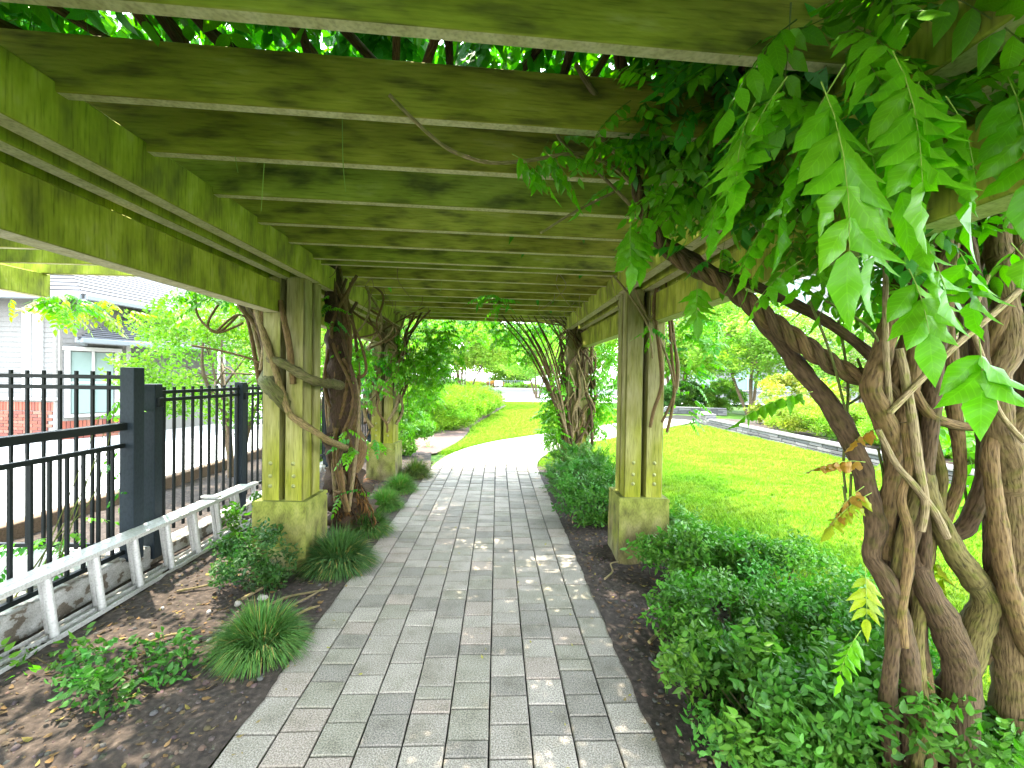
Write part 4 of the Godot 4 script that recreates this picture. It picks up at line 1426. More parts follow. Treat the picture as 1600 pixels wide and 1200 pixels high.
	px_stem(t, Z - 0.1, [[1390, 634, 5], [1384, 540, 4.5], [1384, 420, 4], [1388, 300, 4], [1380, 180, 4]], cane * 0.8, 0, 0, 0.04)
	px_stem(t, Z - 0.1, [[1405, 545, 6], [1416, 600, 7], [1426, 660, 7], [1436, 730, 6.5], [1446, 785, 6], [1440, 830, 5]], cane * 0.75, 0, 0, 0.06)
	px_stem(t, Z - 0.1, [[1372, 672, 4.5], [1400, 725, 5], [1430, 760, 5.5], [1460, 800, 6], [1480, 840, 6]], cane * 0.7, 0, 0, 0.06)
	px_stem(t, Z - 0.08, [[1412, 1010, 7], [1408, 950, 8], [1418, 890, 8], [1420, 830, 7], [1408, 780, 7], [1420, 730, 6], [1412, 660, 6]], wood1 * 1.2, 0, 0, 0.1)
	px_stem(t, Z - 0.1, [[1490, 420, 3.5], [1506, 280, 3.5], [1512, 160, 3.5]], cane, 0, 0, 0.05)
	px_stem(t, Z - 0.1, [[1544, 430, 3.5], [1520, 500, 4], [1535, 560, 4], [1560, 640, 4], [1600, 690, 4]], cane * 0.9, 0, 0, 0.05)
	for q in [[1506, 150, 1510, 560], [1522, 120, 1490, 440], [1400, 120, 1450, 520], [1560, 200, 1500, 620]]:
		px_stem(t, Z + 0.06, [[q[0], q[1], 4.5], [lerpf(q[0], q[2], 0.35) + 14, lerpf(q[1], q[3], 0.35), 4.5], [lerpf(q[0], q[2], 0.7) - 10, lerpf(q[1], q[3], 0.7), 4.5], [q[2], q[3], 4]], cane * R(0.5, 0.9), 0, 0, 0.06)
	for q in [[[1265, 470], [1300, 560], [1330, 680]], [[1310, 500], [1325, 600], [1318, 720], [1322, 770]], [[1340, 560], [1352, 610], [1310, 640]], [[1500, 720], [1510, 800], [1480, 830], [1430, 835]], [[1350, 790], [1380, 760], [1372, 700]], [[1330, 740], [1326, 800], [1318, 760]], [[1290, 470], [1365, 520], [1385, 600]]]:
		var a := []
		for p in q:
			a.append([p[0], p[1], 2.0])
		px_stem(t, Z + R(-0.1, 0.15), a, green_cane, 0, 0, 0.0)
	# upper limbs into the roof
	px_stem(t, Z, [[980, 250, 9, 0.3], [950, 225, 6, 0.28], [900, 185, 5, 0.2], [850, 165, 4, 0.15], [810, 150, 3.5, 0.1], [760, 110, 3]], cane * 0.8, 0, 0, 0.06)
	px_stem(t, Z, [[985, 235, 7, 0.3], [968, 200, 6, 0.2], [950, 170, 5, 0.1], [925, 140, 5], [900, 100, 4]], cane * 0.6, 0, 0, 0.06)
	px_stem(t, Z, [[608, 148, 3.2, -0.1], [660, 200, 3.2, -0.05], [705, 235, 3.2], [765, 254, 3], [830, 250, 3, 0.05], [905, 240, 3, 0.1], [960, 262, 3.5, 0.2], [985, 285, 4, 0.25]], cane, 0, 0, 0.04)
	px_stem(t, Z, [[985, 320, 3, 0.3], [930, 265, 2.6, 0.25], [880, 225, 2.6, 0.2], [865, 190, 2.4, 0.15]], cane * 0.8, 0, 0, 0.04)
	px_stem(t, Z, [[960, 300, 2.4, 0.25], [900, 330, 2.2, 0.2], [845, 364, 2, 0.15]], cane * 0.9, 0, 0, 0.0)
	px_stem(t, Z, [[1395, 420, 9, 0.12], [1340, 340, 9, 0.15], [1270, 290, 8, 0.18], [1200, 240, 7, 0.2], [1140, 170, 6, 0.15], [1100, 100, 6]], wood2)
	px_stem(t, Z, [[1470, 330, 9, 0.1], [1430, 300, 9, 0.1], [1400, 250, 9, 0.1], [1370, 180, 8, 0.1], [1350, 100, 8]], wood2)
	for k in 26:
		var x := R(1370, 1620)
		var y := R(120, 330)
		px_stem(t, Z + R(0.05, 0.4), [[x, y - 90, R(5, 11)], [x + R(-40, 40), y, R(5, 11)], [x + R(-50, 50), y + 110, R(5, 10)], [x + R(-60, 60), y + 230, R(4, 9)]], wood2 * R(0.6, 1.2), 0, 0, 0.12)
	# big hanging leaves nearest the camera: [x, y, metres, turn, tilt, roll, pairs, length, hang, leaflet length, width, tone]
	for q in [
		[1283, 128, 0.78, 4.9, -1.15, 0.1, 5, 0.26, 0.45, 0.112, 0.048, 0], [1352, 215, 0.86, 5.0, -1.2, -0.2, 5, 0.20, 0.5, 0.105, 0.046, 0],
		[1436, 128, 0.84, 3.5, -1.0, 0.3, 4, 0.20, 0.45, 0.115, 0.050, 2], [1180, 160, 0.95, 3.9, -0.75, 0.2, 5, 0.20, 0.6, 0.098, 0.044, 2],
		[1478, 150, 0.9, 5.6, -1.1, 0.1, 4, 0.17, 0.5, 0.125, 0.060, 0], [1400, 330, 0.95, 5.5, -0.9, 0.3, 4, 0.16, 0.5, 0.090, 0.042, 0],
		[1320, 100, 0.8, 2.2, -0.9, -0.3, 5, 0.22, 0.5, 0.100, 0.044, 2], [1230, 120, 0.88, 3.1, -0.9, 0.2, 5, 0.22, 0.5, 0.100, 0.042, 0],
		[1500, 395, 1.05, 0.4, -0.5, 0.4, 3, 0.13, 0.6, 0.110, 0.056, 2], [1420, 420, 1.05, 4.6, -1.0, 0.2, 3, 0.14, 0.5, 0.105, 0.052, 0],
		[1530, 530, 1.1, 4.2, -1.2, 0.1, 2, 0.10, 0.5, 0.120, 0.062, 0], [1580, 380, 1.1, 5.4, -1.0, 0.2, 4, 0.18, 0.5, 0.100, 0.05, 2],
		[1575, 120, 0.9, 4.4, -1.1, 0.1, 4, 0.2, 0.5, 0.11, 0.05, 1], [1395, 80, 0.8, 4.7, -1.1, 0.1, 5, 0.22, 0.5, 0.105, 0.046, 0],
		[1215, 330, 1.25, 3.4, -0.7, 0.2, 5, 0.2, 0.6, 0.082, 0.036, 1], [1150, 262, 1.2, 3.6, -0.8, 0.2, 5, 0.2, 0.6, 0.085, 0.038, 1],
		[1345, 400, 1.3, 3.3, -0.2, 0.1, 6, 0.24, 0.85, 0.070, 0.036, 1], [1255, 405, 1.35, 3.2, -0.5, 0.1, 5, 0.2, 0.8, 0.068, 0.034, 0],
		[1240, 440, 1.6, 0.15, -0.2, 0.0, 6, 0.34, 0.9, 0.068, 0.040, 1], [1270, 612, 1.5, 3.15, -0.1, 0.1, 6, 0.24, 0.85, 0.072, 0.030, 1],
		[1352, 722, 1.5, 3.2, 0.15, 0.1, 6, 0.17, 0.8, 0.060, 0.028, 4], [1362, 770, 1.5, 3.25, -0.35, 0.1, 6, 0.18, 0.75, 0.064, 0.032, 5],
		[1350, 760, 1.52, 3.3, -0.45, 0.2, 5, 0.16, 0.7, 0.062, 0.030, 4], [1375, 668, 1.55, 3.2, -0.2, 0.1, 3, 0.10, 0.8, 0.055, 0.026, 4],
		[1352, 885, 1.45, 4.2, -1.2, 0.1, 4, 0.16, 0.5, 0.066, 0.026, 5], [1345, 985, 1.35, 3.4, -0.7, 0.1, 4, 0.14, 0.6, 0.062, 0.026, 2],
		[1415, 160, 1.0, 1.2, -0.9, 0.2, 5, 0.2, 0.5, 0.09, 0.04, 1], [1090, 440, 1.75, 4.2, -1.1, 0.1, 4, 0.14, 0.5, 0.085, 0.036, 0],
		[1540, 790, 1.75, 0.3, -0.4, 0.2, 3, 0.14, 0.6, 0.085, 0.045, 0], [1460, 870, 1.62, 0.2, -0.8, 0.1, 2, 0.1, 0.6, 0.07, 0.04, 5],
		[985, 345, 1.7, 4.4, -1.2, 0.1, 5, 0.16, 0.5, 0.10, 0.045, 2], [1010, 330, 1.75, 3.9, -1.0, 0.2, 5, 0.2, 0.6, 0.10, 0.042, 0],
		[850, 235, 1.6, 0.1, -0.6, 0.1, 5, 0.16, 0.8, 0.085, 0.032, 2], [800, 240, 1.58, 0.1, -0.4, 0.1, 5, 0.16, 0.85, 0.078, 0.028, 0],
	]:
		big_leaf(t, Transform3D(Basis(Vector3.UP, q[3]) * Basis(Vector3(0, 0, 1), q[4]) * Basis(Vector3.RIGHT, q[5]), at(q[0], q[1], q[2])), q[6], q[7] * (1.15 if q[2] < 1.2 else 1.0), q[8], 0.25, q[9] * 1.08, q[10] * 0.98, q[11], 0.8 if q[4] < -0.65 else 0.5)
	# the mass of leaves behind them
	single_leaves(t, [
		[at(1045, 235, 1.75), Vector3(0.14, 0.22, 0.18), 28, 1.1], [at(1120, 290, 1.75), Vector3(0.2, 0.16, 0.2), 24, 1.0], [at(1180, 240, 1.6), Vector3(0.25, 0.22, 0.2), 34, 1.0],
		[at(1290, 330, 1.6), Vector3(0.25, 0.14, 0.2), 26, 1.0], [at(1400, 300, 1.5), Vector3(0.2, 0.3, 0.12), 26, 1.0], [at(1120, 150, 1.5), Vector3(0.35, 0.12, 0.25), 30, 1.0],
		[at(1500, 420, 1.85), Vector3(0.25, 0.2, 0.1), 20, 1.1], [at(1560, 300, 1.5), Vector3(0.12, 0.3, 0.1), 12, 1.1], [at(860, 230, 1.7), Vector3(0.08, 0.08, 0.1), 6, 0.9], [at(1010, 160, 1.6), Vector3(0.14, 0.1, 0.2), 10, 0.9],
		[at(1480, 150, 1.15), Vector3(0.3, 0.12, 0.15), 26, 1.3], [at(1330, 60, 1.1), Vector3(0.3, 0.12, 0.15), 22, 1.3], [at(1570, 230, 1.25), Vector3(0.1, 0.2, 0.1), 14, 1.3], [at(1370, 430, 1.75), Vector3(0.12, 0.12, 0.1), 9, 1.0], [at(1100, 400, 1.9), Vector3(0.1, 0.08, 0.12), 5, 0.8]])
	scatter_leaves(t, [
		[at(1180, 120, 1.8), Vector3(0.6, 0.2, 0.4), 90, fresh, 1.0], [at(1450, 200, 2.0), Vector3(0.6, 0.5, 0.25), 150, blue_green * 1.3, 1.1], [at(1580, 330, 2.1), Vector3(0.35, 0.6, 0.2), 90, fresh * 0.8, 1.1],
		[at(1520, 560, 2.3), Vector3(0.4, 0.45, 0.25), 42, fresh, 1.2], [at(1500, 60, 1.6), Vector3(0.7, 0.3, 0.5), 160, fresh * 0.8, 1.1], [at(1560, 760, 2.2), Vector3(0.2, 0.35, 0.2), 16, fresh * 1.2, 1.1],
		[at(1440, 1020, 1.75), Vector3(0.16, 0.14, 0.1), 10, fresh, 0.8], [at(1070, 170, 2.0), Vector3(0.25, 0.2, 0.25), 55, blue_green * 1.2, 1.0]])

func left_post_vine() -> void:
	var t := thing("wisteria", "old wisteria with a shaggy flared trunk coiled round the near left post", "climbing plant")
	var Z := 4.1
	var dark := Color(0.065, 0.043, 0.024)
	px_stem(t, Z, [[556, 818, 36, 0.3], [548, 790, 33, 0.3], [540, 755, 28, 0.25], [534, 715, 22, 0.12], [532, 660, 18, 0.04], [531, 600, 16, 0.02], [527, 540, 14], [524, 480, 13], [520, 430, 12], [512, 395, 10], [500, 360, 8, -0.1]], dark, 4, 6.0, 0.3)
	px_stem(t, Z, [[548, 735, 14, 0.15], [560, 705, 13, 0.2], [552, 665, 10, 0.2], [548, 620, 8, 0.15], [538, 570, 8, 0.1], [540, 520, 7], [536, 460, 6]], wood1)
	# shaggy fibres at the foot
	var fb := MB.new()
	for k in 260:
		var fy := R(725, 815)
		var p := at(R(518, lerpf(545, 590, pow((fy - 725) / 90.0, 0.8))), fy, 4.27 + R(-0.06, 0.03))
		var q := p + Vector3(R(-0.03, 0.06), R(-0.12, -0.03), R(0.0, 0.05))
		tube(fb, [p, p.lerp(q, 0.5) + Vector3(0.02, 0, 0.02), q], [0.007, 0.008, 0.003], 4, 2, 0.0, [Color(0.10, 0.05, 0.015), Color(0.05, 0.03, 0.012), Color(0.17, 0.085, 0.022)][k % 3])
	part(t, "root_fibres", fb.mesh(), M.bark)
	var N := 3.46
	px_stem(t, N, [[532, 602, 8, 0.45], [508, 598, 7.5, 0.12], [490, 594, 7.5], [462, 580, 7.5], [440, 568, 7.5, 0.0], [422, 560, 7.5, 0.08], [412, 545, 7, 0.3]], Color(0.11, 0.10, 0.04), 0, 0, 0.25)
	px_stem(t, N, [[455, 640, 9, 0.15], [440, 625, 11, 0.02], [424, 605, 12, 0.0], [415, 590, 11, 0.2]], Color(0.10, 0.10, 0.035), 0, 0, 0.25)
	px_stem(t, N, [[540, 700, 5, 0.5], [516, 690, 5.5, 0.1], [500, 680, 6], [470, 660, 6], [452, 645, 5.5], [440, 610, 5.5], [428, 570, 5.5, 0.0], [412, 520, 6, 0.05], [402, 480, 6, 0.15], [396, 455, 5.5, 0.25]], Color(0.19, 0.14, 0.06), 0, 0, 0.16)
	px_stem(t, N, [[425, 565, 9, 0.1], [416, 520, 9, 0.1], [406, 490, 9, 0.15], [398, 465, 9, 0.3]], wood1)
	px_stem(t, N, [[458, 600, 5, 0.02], [452, 540, 5], [444, 500, 4.5], [438, 470, 4, 0.02]], wood1, 0, 0, 0.1)
	for k in 22:
		var x := R(370, 432)
		px_stem(t, N + R(0.0, 0.5), [[R(405, 428), R(530, 600), 3.2], [lerpf(x, 415, 0.5) + R(-6, 6), 505, 3], [x, R(462, 485), 2.6], [x - R(5, 25), 430, 2]], [wood1, cane * 0.7, wood2][k % 3], 0, 0, 0.08)
	for q in [[[340, 516], [372, 492], [400, 512], [425, 565]], [[300, 540], [345, 548], [390, 560], [415, 572]], [[307, 430], [308, 490], [340, 518], [372, 492]], [[345, 470], [325, 505], [340, 520], [380, 505]]]:
		var a := []
		for p in q:
			a.append([p[0], p[1], 1.8])
		px_stem(t, N + 0.2, a, wood1, 0, 0, 0.0)
	for k in 16:
		var y := R(690, 760)
		px_stem(t, Z + R(-0.1, 0.2), [[R(522, 552), R(740, 800), 3.4, 0.1], [R(520, 556), y, 3], [R(508, 562), y - 90, 3.2], [R(510, 556), y - 190, 2.8], [R(505, 560), y - 280, 2.4]], [wood1, wood2, cane * 0.6][k % 3], 0, 0, 0.1)
	for k in 8:
		px_stem(t, 4.4 + R(0, 1.2), [[R(525, 575), R(400, 430), 2], [R(540, 600), R(455, 480), 2], [R(550, 625), R(490, 520), 1.6], [R(530, 600), R(530, 560), 1.2]], [cane * 0.8, wood1][k % 2], 0, 0, 0.0)
	px_stem(t, 4.0, [[536, 560, 2.6], [556, 588, 2.6, 0.1], [572, 580, 2.4, 0.1], [565, 540, 2.2, 0.1], [548, 500, 2]], wood1, 0, 0, 0.0)
	single_leaves(t, [
		[at(515, 490, 3.95), Vector3(0.08, 0.16, 0.08), 10, 0.55], [at(560, 770, 4.2), Vector3(0.14, 0.05, 0.1), 5, 0.7], [at(545, 690, 4.0), Vector3(0.12, 0.16, 0.08), 12, 0.7], [at(285, 455, 3.2), Vector3(0.18, 0.06, 0.1), 8, 0.8],
		[at(560, 540, 4.2), Vector3(0.12, 0.18, 0.1), 14, 0.7], [at(318, 465, 3.3), Vector3(0.14, 0.10, 0.1), 8, 0.8], [at(365, 455, 3.6), Vector3(0.1, 0.1, 0.1), 6, 0.7], [at(575, 690, 4.6), Vector3(0.12, 0.1, 0.1), 9, 0.8], [at(100, 470, 3.6), Vector3(0.22, 0.06, 0.15), 16, 0.85]])
	scatter_leaves(t, [[at(330, 480, 4.6), Vector3(0.5, 0.2, 0.4), 50, Color(0.22, 0.36, 0.03), 0.8], [at(560, 590, 5.2), Vector3(0.25, 0.4, 0.4), 50, fresh, 0.8], [at(110, 480, 4.3), Vector3(0.5, 0.12, 0.3), 50, Color(0.30, 0.38, 0.03), 0.8]])

func far_post_vine(i: int) -> void:
	var left := i == 2
	var c := V(POSTS[i][0], 0, POSTS[i][1])
	var t := thing("wisteria", "tangled leafy wisteria round the far left post" if left else "bare tangle of wisteria stems climbing the far right post beside the lawn", "climbing plant")
	var inward := 1.0 if left else -1.0
	for k in (20 if left else 36):
		var y0 := R(0.55, 1.3) if left else R(0.45, 0.75)
		var p := wrapped(c, R(0.19, 0.27), y0, R(1.9, 2.2), R(0, TAU), R(-0.55, 0.55), 8, 0.045)
		if not left:
			p.push_front(c + Vector3(R(-0.2, 0.12), R(0.05, 0.5), R(0.0, 0.25)))
		var fan := c + Vector3(inward * R(0.2, 0.75), R(2.35, 2.6), R(-0.3, 0.5)) if R(0, 1) < 0.7 else c + Vector3(-inward * R(0.1, 0.4), 2.5, R(-0.4, 0.4))
		p.append(fan)
		var r := R(0.009, 0.022)
		stem(t, p, [r * 1.2, r, r, r, r, r * 0.9, r * 0.9, r * 0.8, r * 0.6, r * 0.4], [wood1, cane * 0.6, wood2, Color(0.22, 0.17, 0.08)][k % 4], 6, 5, 0.12)
	if not left:
		for k in 10:
			var b := c + Vector3(-0.12 + R(-0.05, 0.05), 0.02, 0.22)
			stem(t, [b, b + Vector3(-0.02, 0.5, R(-0.1, 0.1)), b + Vector3(-0.10 - 0.02 * k, 1.2, R(-0.1, 0.1)), b + Vector3(-0.3 - 0.04 * k, 1.9, R(-0.15, 0.15)), b + Vector3(-0.55 - 0.07 * k, 2.45, R(-0.2, 0.2))], [0.022, 0.02, 0.017, 0.012, 0.007], [wood1, wood2, cane * 0.6][k % 3], 6, 5, 0.12)
	for k in 8:
		stem(t, [c + Vector3(inward * R(0.1, 0.3), 2.2, R(-0.2, 0.3)), c + Vector3(inward * R(0.2, 0.5), 1.9, R(0.0, 0.4)), c + Vector3(inward * R(0.15, 0.5), 1.5, R(0.0, 0.4)), c + Vector3(inward * R(0.1, 0.4), R(0.9, 1.3), R(0.0, 0.3))], [0.005, 0.005, 0.004, 0.002], [wood1, cane * 0.7][k % 2], 5, 5, 0.0)
	var fol := []
	if left:
		fol = [[c + Vector3(0.30, 1.75, 0.2), Vector3(0.3, 0.35, 0.25), 110, fresh * 0.9, 0.9], [c + Vector3(0.62, 1.5, 0.0), Vector3(0.28, 0.45, 0.3), 150, fresh, 0.9], [c + Vector3(0.75, 1.95, 0.0), Vector3(0.35, 0.35, 0.35), 110, fresh, 0.95], [c + Vector3(-0.1, 1.6, 0.24), Vector3(0.25, 0.4, 0.08), 50, blue_green * 1.1, 0.85], [c + Vector3(-0.5, 1.75, 0.0), Vector3(0.35, 0.3, 0.3), 70, fresh, 0.9], [c + Vector3(0.3, 0.95, -0.3), Vector3(0.2, 0.4, 0.2), 45, fresh, 0.85]]
	else:
		fol = [[c + Vector3(-0.34, 1.0, 0.1), Vector3(0.18, 0.55, 0.2), 200, fresh, 0.85], [c + Vector3(-0.28, 1.5, 0.05), Vector3(0.2, 0.3, 0.2), 30, fresh * 1.1, 0.85], [c + Vector3(0.42, 1.5, 0.0), Vector3(0.3, 0.6, 0.3), 170, fresh, 0.9], [c + Vector3(0.35, 0.95, 0.05), Vector3(0.25, 0.35, 0.2), 60, fresh, 0.85], [c + Vector3(-0.9, 2.15, -0.2), Vector3(0.4, 0.22, 0.4), 60, fresh, 0.9], [c + Vector3(-0.75, 1.85, -0.2), Vector3(0.25, 0.15, 0.25), 26, fresh * 1.1, 0.9]]
	scatter_leaves(t, fol)

func right_post_vine() -> void:
	var t := thing("wisteria", "thin wisteria stems dangling down the near right post", "climbing plant")
	var Z := 3.6
	for q in [[[1046, 395, 3], [1030, 440, 3.4], [1022, 480, 3.4], [1030, 540, 3.4], [1034, 600, 3.2], [1022, 640, 3], [1016, 668, 2.6]], [[1040, 420, 2.4], [1046, 500, 2.4], [1050, 560, 2.4], [1054, 600, 2.6], [1050, 640, 2.6], [1042, 676, 2.4]], [[1050, 500, 2], [1058, 580, 2.2], [1052, 620, 2], [1034, 660, 2]], [[992, 452, 2.2], [1004, 480, 2.2], [1016, 500, 2.2], [1026, 470, 2.0], [1030, 430, 2]], [[1020, 500, 2], [1046, 570, 2], [1056, 610, 2.6], [1060, 570, 2], [1050, 520, 2]], [[958, 430, 1.8], [990, 470, 1.8], [1012, 510, 1.8], [1020, 560, 1.6]]]:
		px_stem(t, Z - 0.03, q, [cane * 0.6, wood1, cane * 0.8][rng.randi() % 3], 0, 0, 0.06)
	single_leaves(t, [[at(1006, 520, 3.55), Vector3(0.07, 0.08, 0.05), 5, 0.7], [at(1075, 560, 3.9), Vector3(0.22, 0.3, 0.15), 34, 0.75], [at(1100, 520, 4.0), Vector3(0.25, 0.2, 0.15), 24, 0.8], [at(1070, 640, 4.0), Vector3(0.12, 0.2, 0.1), 8, 0.7]])

func roof_vine() -> void:
	var t := thing("wisteria", "leafy wisteria canopy lying over the rafters with thin tendrils hanging through", "climbing plant")
	var spots := []
	for k in 260:
		var z := R(-3.4, 7.6)
		spots.append([V(R(-2.2, 1.9), R(2.86, 3.15), z), Vector3(0.75, 0.16, 0.6), 60, [fresh, fresh * 0.8, blue_green * 1.2][k % 3], 1.35])
	for k in 70:
		spots.append([V(R(-6.8, -2.9), R(2.62, 2.85), R(-2.5, 3.6)), Vector3(0.6, 0.12, 0.6), 40, [fresh, fresh * 0.8][k % 2], 1.25])
	# the curtain at the far end
	for k in 14:
		spots.append([V(-1.5 + 0.21 * k, R(2.2, 2.55), 7.75 + R(-0.15, 0.3)), Vector3(0.26, 0.22, 0.3), 26, fresh, 0.95])
	spots.append([V(-0.06, 2.27, 4.6), Vector3(0.13, 0.06, 0.08), 14, fresh * 1.1, 0.75])
	scatter_leaves(t, spots)
	for k in 22:
		var a := V(R(-2.1, 1.8), R(2.62, 2.7), -1.8)
		var p := []
		for j in 7:
			p.append(V(lerpf(a.x, R(-2.0, 1.8), j / 9.0), R(2.6, 2.75), lerpf(-1.8, 7.6, j / 6.0)))
		stem(t, p, [0.02, 0.018, 0.016, 0.014, 0.012, 0.01, 0.006], [wood1, wood2][k % 2], 6, 4, 0.1)
	for q in [[362, 200, 372, 1.9, 270], [418, 205, 408, 1.95, 330], [535, 205, 540, 1.9, 300], [455, 205, 447, 2.0, 260], [690, 470, 690, 4.3, 440], [930, 190, 945, 1.7, 280], [740, 230, 742, 2.0, 262]]:
		var p := [at(q[0], q[1] - 20, q[3]), at(lerpf(q[0], q[2], 0.5) + R(-2, 2), lerpf(q[1], q[4], 0.5), q[3]), at(q[2], q[4], q[3])]
		var mb := MB.new()
		tube(mb, p, [0.0022, 0.0018, 0.001], 5, 5, 0.0, Color(0.22, 0.32, 0.06))
		part(t, "tendril", mb.mesh(), M.stem)
	for k in 26:
		var z := R(3.9, 7.0)
		var x := R(-1.5, -0.7) if k % 2 else R(0.5, 1.1)
		var mb := MB.new()
		tube(mb, [V(x, 2.5, z), V(x + R(-0.1, 0.1), 2.34, z + R(-0.1, 0.1)), V(x + R(-0.2, 0.2), R(1.95, 2.25), z + R(-0.2, 0.2))], [0.004, 0.0032, 0.0016], 5, 5, 0.0, [cane * 0.7, wood1][k % 2])
		part(t, "tendril", mb.mesh(), M.stem)

# ---------- plants by the path ----------
func build_plants() -> void:
	var gl := ["large dark grass clump nearest the camera on the left bed", "largest dark grass clump in front of the near left pedestal", "dark grass clump at the foot of the shaggy vine trunk", "third smaller grass clump behind the shaggy trunk", "bright small grass clump beside the far left pedestal", "dry based grass clump at the far left pedestal corner"]
	var gp := [[-1.24, 2.48, 0.36, 0.21, 3000], [-1.20, 3.55, 0.42, 0.25, 3600], [-1.19, 4.32, 0.37, 0.20, 2600], [-1.23, 5.15, 0.33, 0.19, 2000], [-1.22, 5.9, 0.34, 0.20, 1900], [-1.17, 6.75, 0.42, 0.24, 1900]]
	var gc := [Color(0.08, 0.17, 0.045), Color(0.055, 0.115, 0.035), Color(0.075, 0.16, 0.04), Color(0.095, 0.21, 0.045), Color(0.10, 0.22, 0.045), Color(0.10, 0.14, 0.04)]
	for k in 6:
		clump("grass_clump", gl[k], "grass clump", V(gp[k][0], 0.015, gp[k][1]), gp[k][2], gp[k][3], gp[k][4], gc[k], "grass clumps along the left edge of the path", 0.0055)
	var sl := sprig_mesh(11, 0.04, 0.038, 0.015, true)
	var s2 := sprig_mesh(10, 0.045, 0.046, 0.017, true)
	var green := Color(0.075, 0.20, 0.032)
	shrub("sprawling low shrub in front of the near left pedestal", V(-1.62, 0.0, 3.22), Vector3(0.27, 0.21, 0.22), 240, Color(0.05, 0.12, 0.03), sl, "", null, 26, "shrub", "shrub", 14, 0.9, 0.4, 0.3)
	shrub("low bright twiggy shrub at the lower left by the ladder foot", V(-1.74, 0.0, 2.22), Vector3(0.30, 0.09, 0.24), 80, Color(0.06, 0.17, 0.035), s2, "", null, 20, "shrub", "shrub", 14, 0.5, 0.3, 0.3)
	shrub("small leafy seedling against the lower ladder rail", V(-2.2, 0.0, 2.35), Vector3(0.14, 0.06, 0.1), 12, Color(0.11, 0.28, 0.03), s2, "", M.leaf, 12, "shrub", "shrub", 8, 0.5, 0.3, 0.3)
	shrub("leafy sprout behind the far ladder end beside the pedestal", V(-2.1, 0.0, 4.15), Vector3(0.22, 0.2, 0.25), 120, Color(0.11, 0.27, 0.03), s2, "", M.leaf, 16)
	shrub("tiny green weed on the bare soil beside the ladder", V(-2.0, 0.0, 3.45), Vector3(0.11, 0.04, 0.1), 22, Color(0.10, 0.24, 0.03), sl, "", M.leaf, 8, "weed", "weed", 3)
	var ns := Color(0.10, 0.25, 0.035)
	var tw := pinnate_mesh(5, 0.115, 0.05, -0.1, 0.040, 0.0145, true)
	var tw2 := pinnate_mesh(6, 0.14, 0.0, -0.15, 0.037, 0.013, true)
	var rs := [
		["dense dark shrub left of the near right pedestal beside the path", 1.05, 4.75, 0.36, 0.26, 0.42, 1000, green], ["dense dark shrub between the two right pedestals", 1.10, 5.55, 0.42, 0.29, 0.45, 1000, green], ["dark shrub at the foot of the far right pedestal", 1.15, 6.35, 0.40, 0.27, 0.38, 800, green],
		["leafy green shrub hugging the front of the near right pedestal", 1.48, 3.25, 0.38, 0.21, 0.34, 1000, ns], ["low shrub spilling over the soil right of the path", 1.28, 2.45, 0.34, 0.20, 0.38, 1000, ns], ["low shrub at the lower right nearest the path edge", 1.08, 1.85, 0.30, 0.19, 0.32, 850, ns],
		["green shrub at the lawn edge between pedestal and vine", 1.95, 3.0, 0.40, 0.20, 0.42, 1000, ns * 1.2], ["bright shrub in front of the left vine trunk", 1.75, 2.25, 0.40, 0.22, 0.40, 1100, ns * 1.1], ["shrub under the braided vine trunk", 1.55, 1.62, 0.36, 0.22, 0.34, 900, ns],
		["small shrub behind the near right pedestal", 1.62, 4.0, 0.26, 0.15, 0.36, 500, ns]]
	for q in rs:
		shrub(q[0], V(q[1], 0.0, q[2]), Vector3(q[3], q[4], q[5]), int(q[6] * 0.66), q[7], [tw, sl, tw2, s2][rng.randi() % 4], "low shrubs right of the path", M.shrub_leaf, 45, "shrub", "shrub", 22, 0.9, 0.4, 0.3)
	# a creeper through the railing
	var cr := thing("creeper", "bright green creeper growing up through the black railing", "plant")
	for k in 5:
		stem(cr, [V(-2.72, 0.1, 3.0 - 0.1 * k), V(-2.7 + R(-0.08, 0.08), 0.4, 2.9), V(-2.7 + R(-0.15, 0.1), 0.7, 3.1), V(-2.66 + R(-0.1, 0.1), 1.1 + R(-0.2, 0.2), 3.25)], [0.005, 0.004, 0.003, 0.002], green_cane, 5, 4, 0.0)
	single_leaves(cr, [[V(-2.8, 0.42, 3.0), Vector3(0.16, 0.1, 0.35), 16, 0.75], [V(-2.7, 0.75, 3.42), Vector3(0.05, 0.25, 0.08), 8, 0.6], [V(-2.72, 1.25, 3.5), Vector3(0.08, 0.12, 0.1), 6, 0.7], [V(-2.85, 0.25, 2.2), Vector3(0.1, 0.08, 0.25), 5, 0.7]])
	lawn_blades()

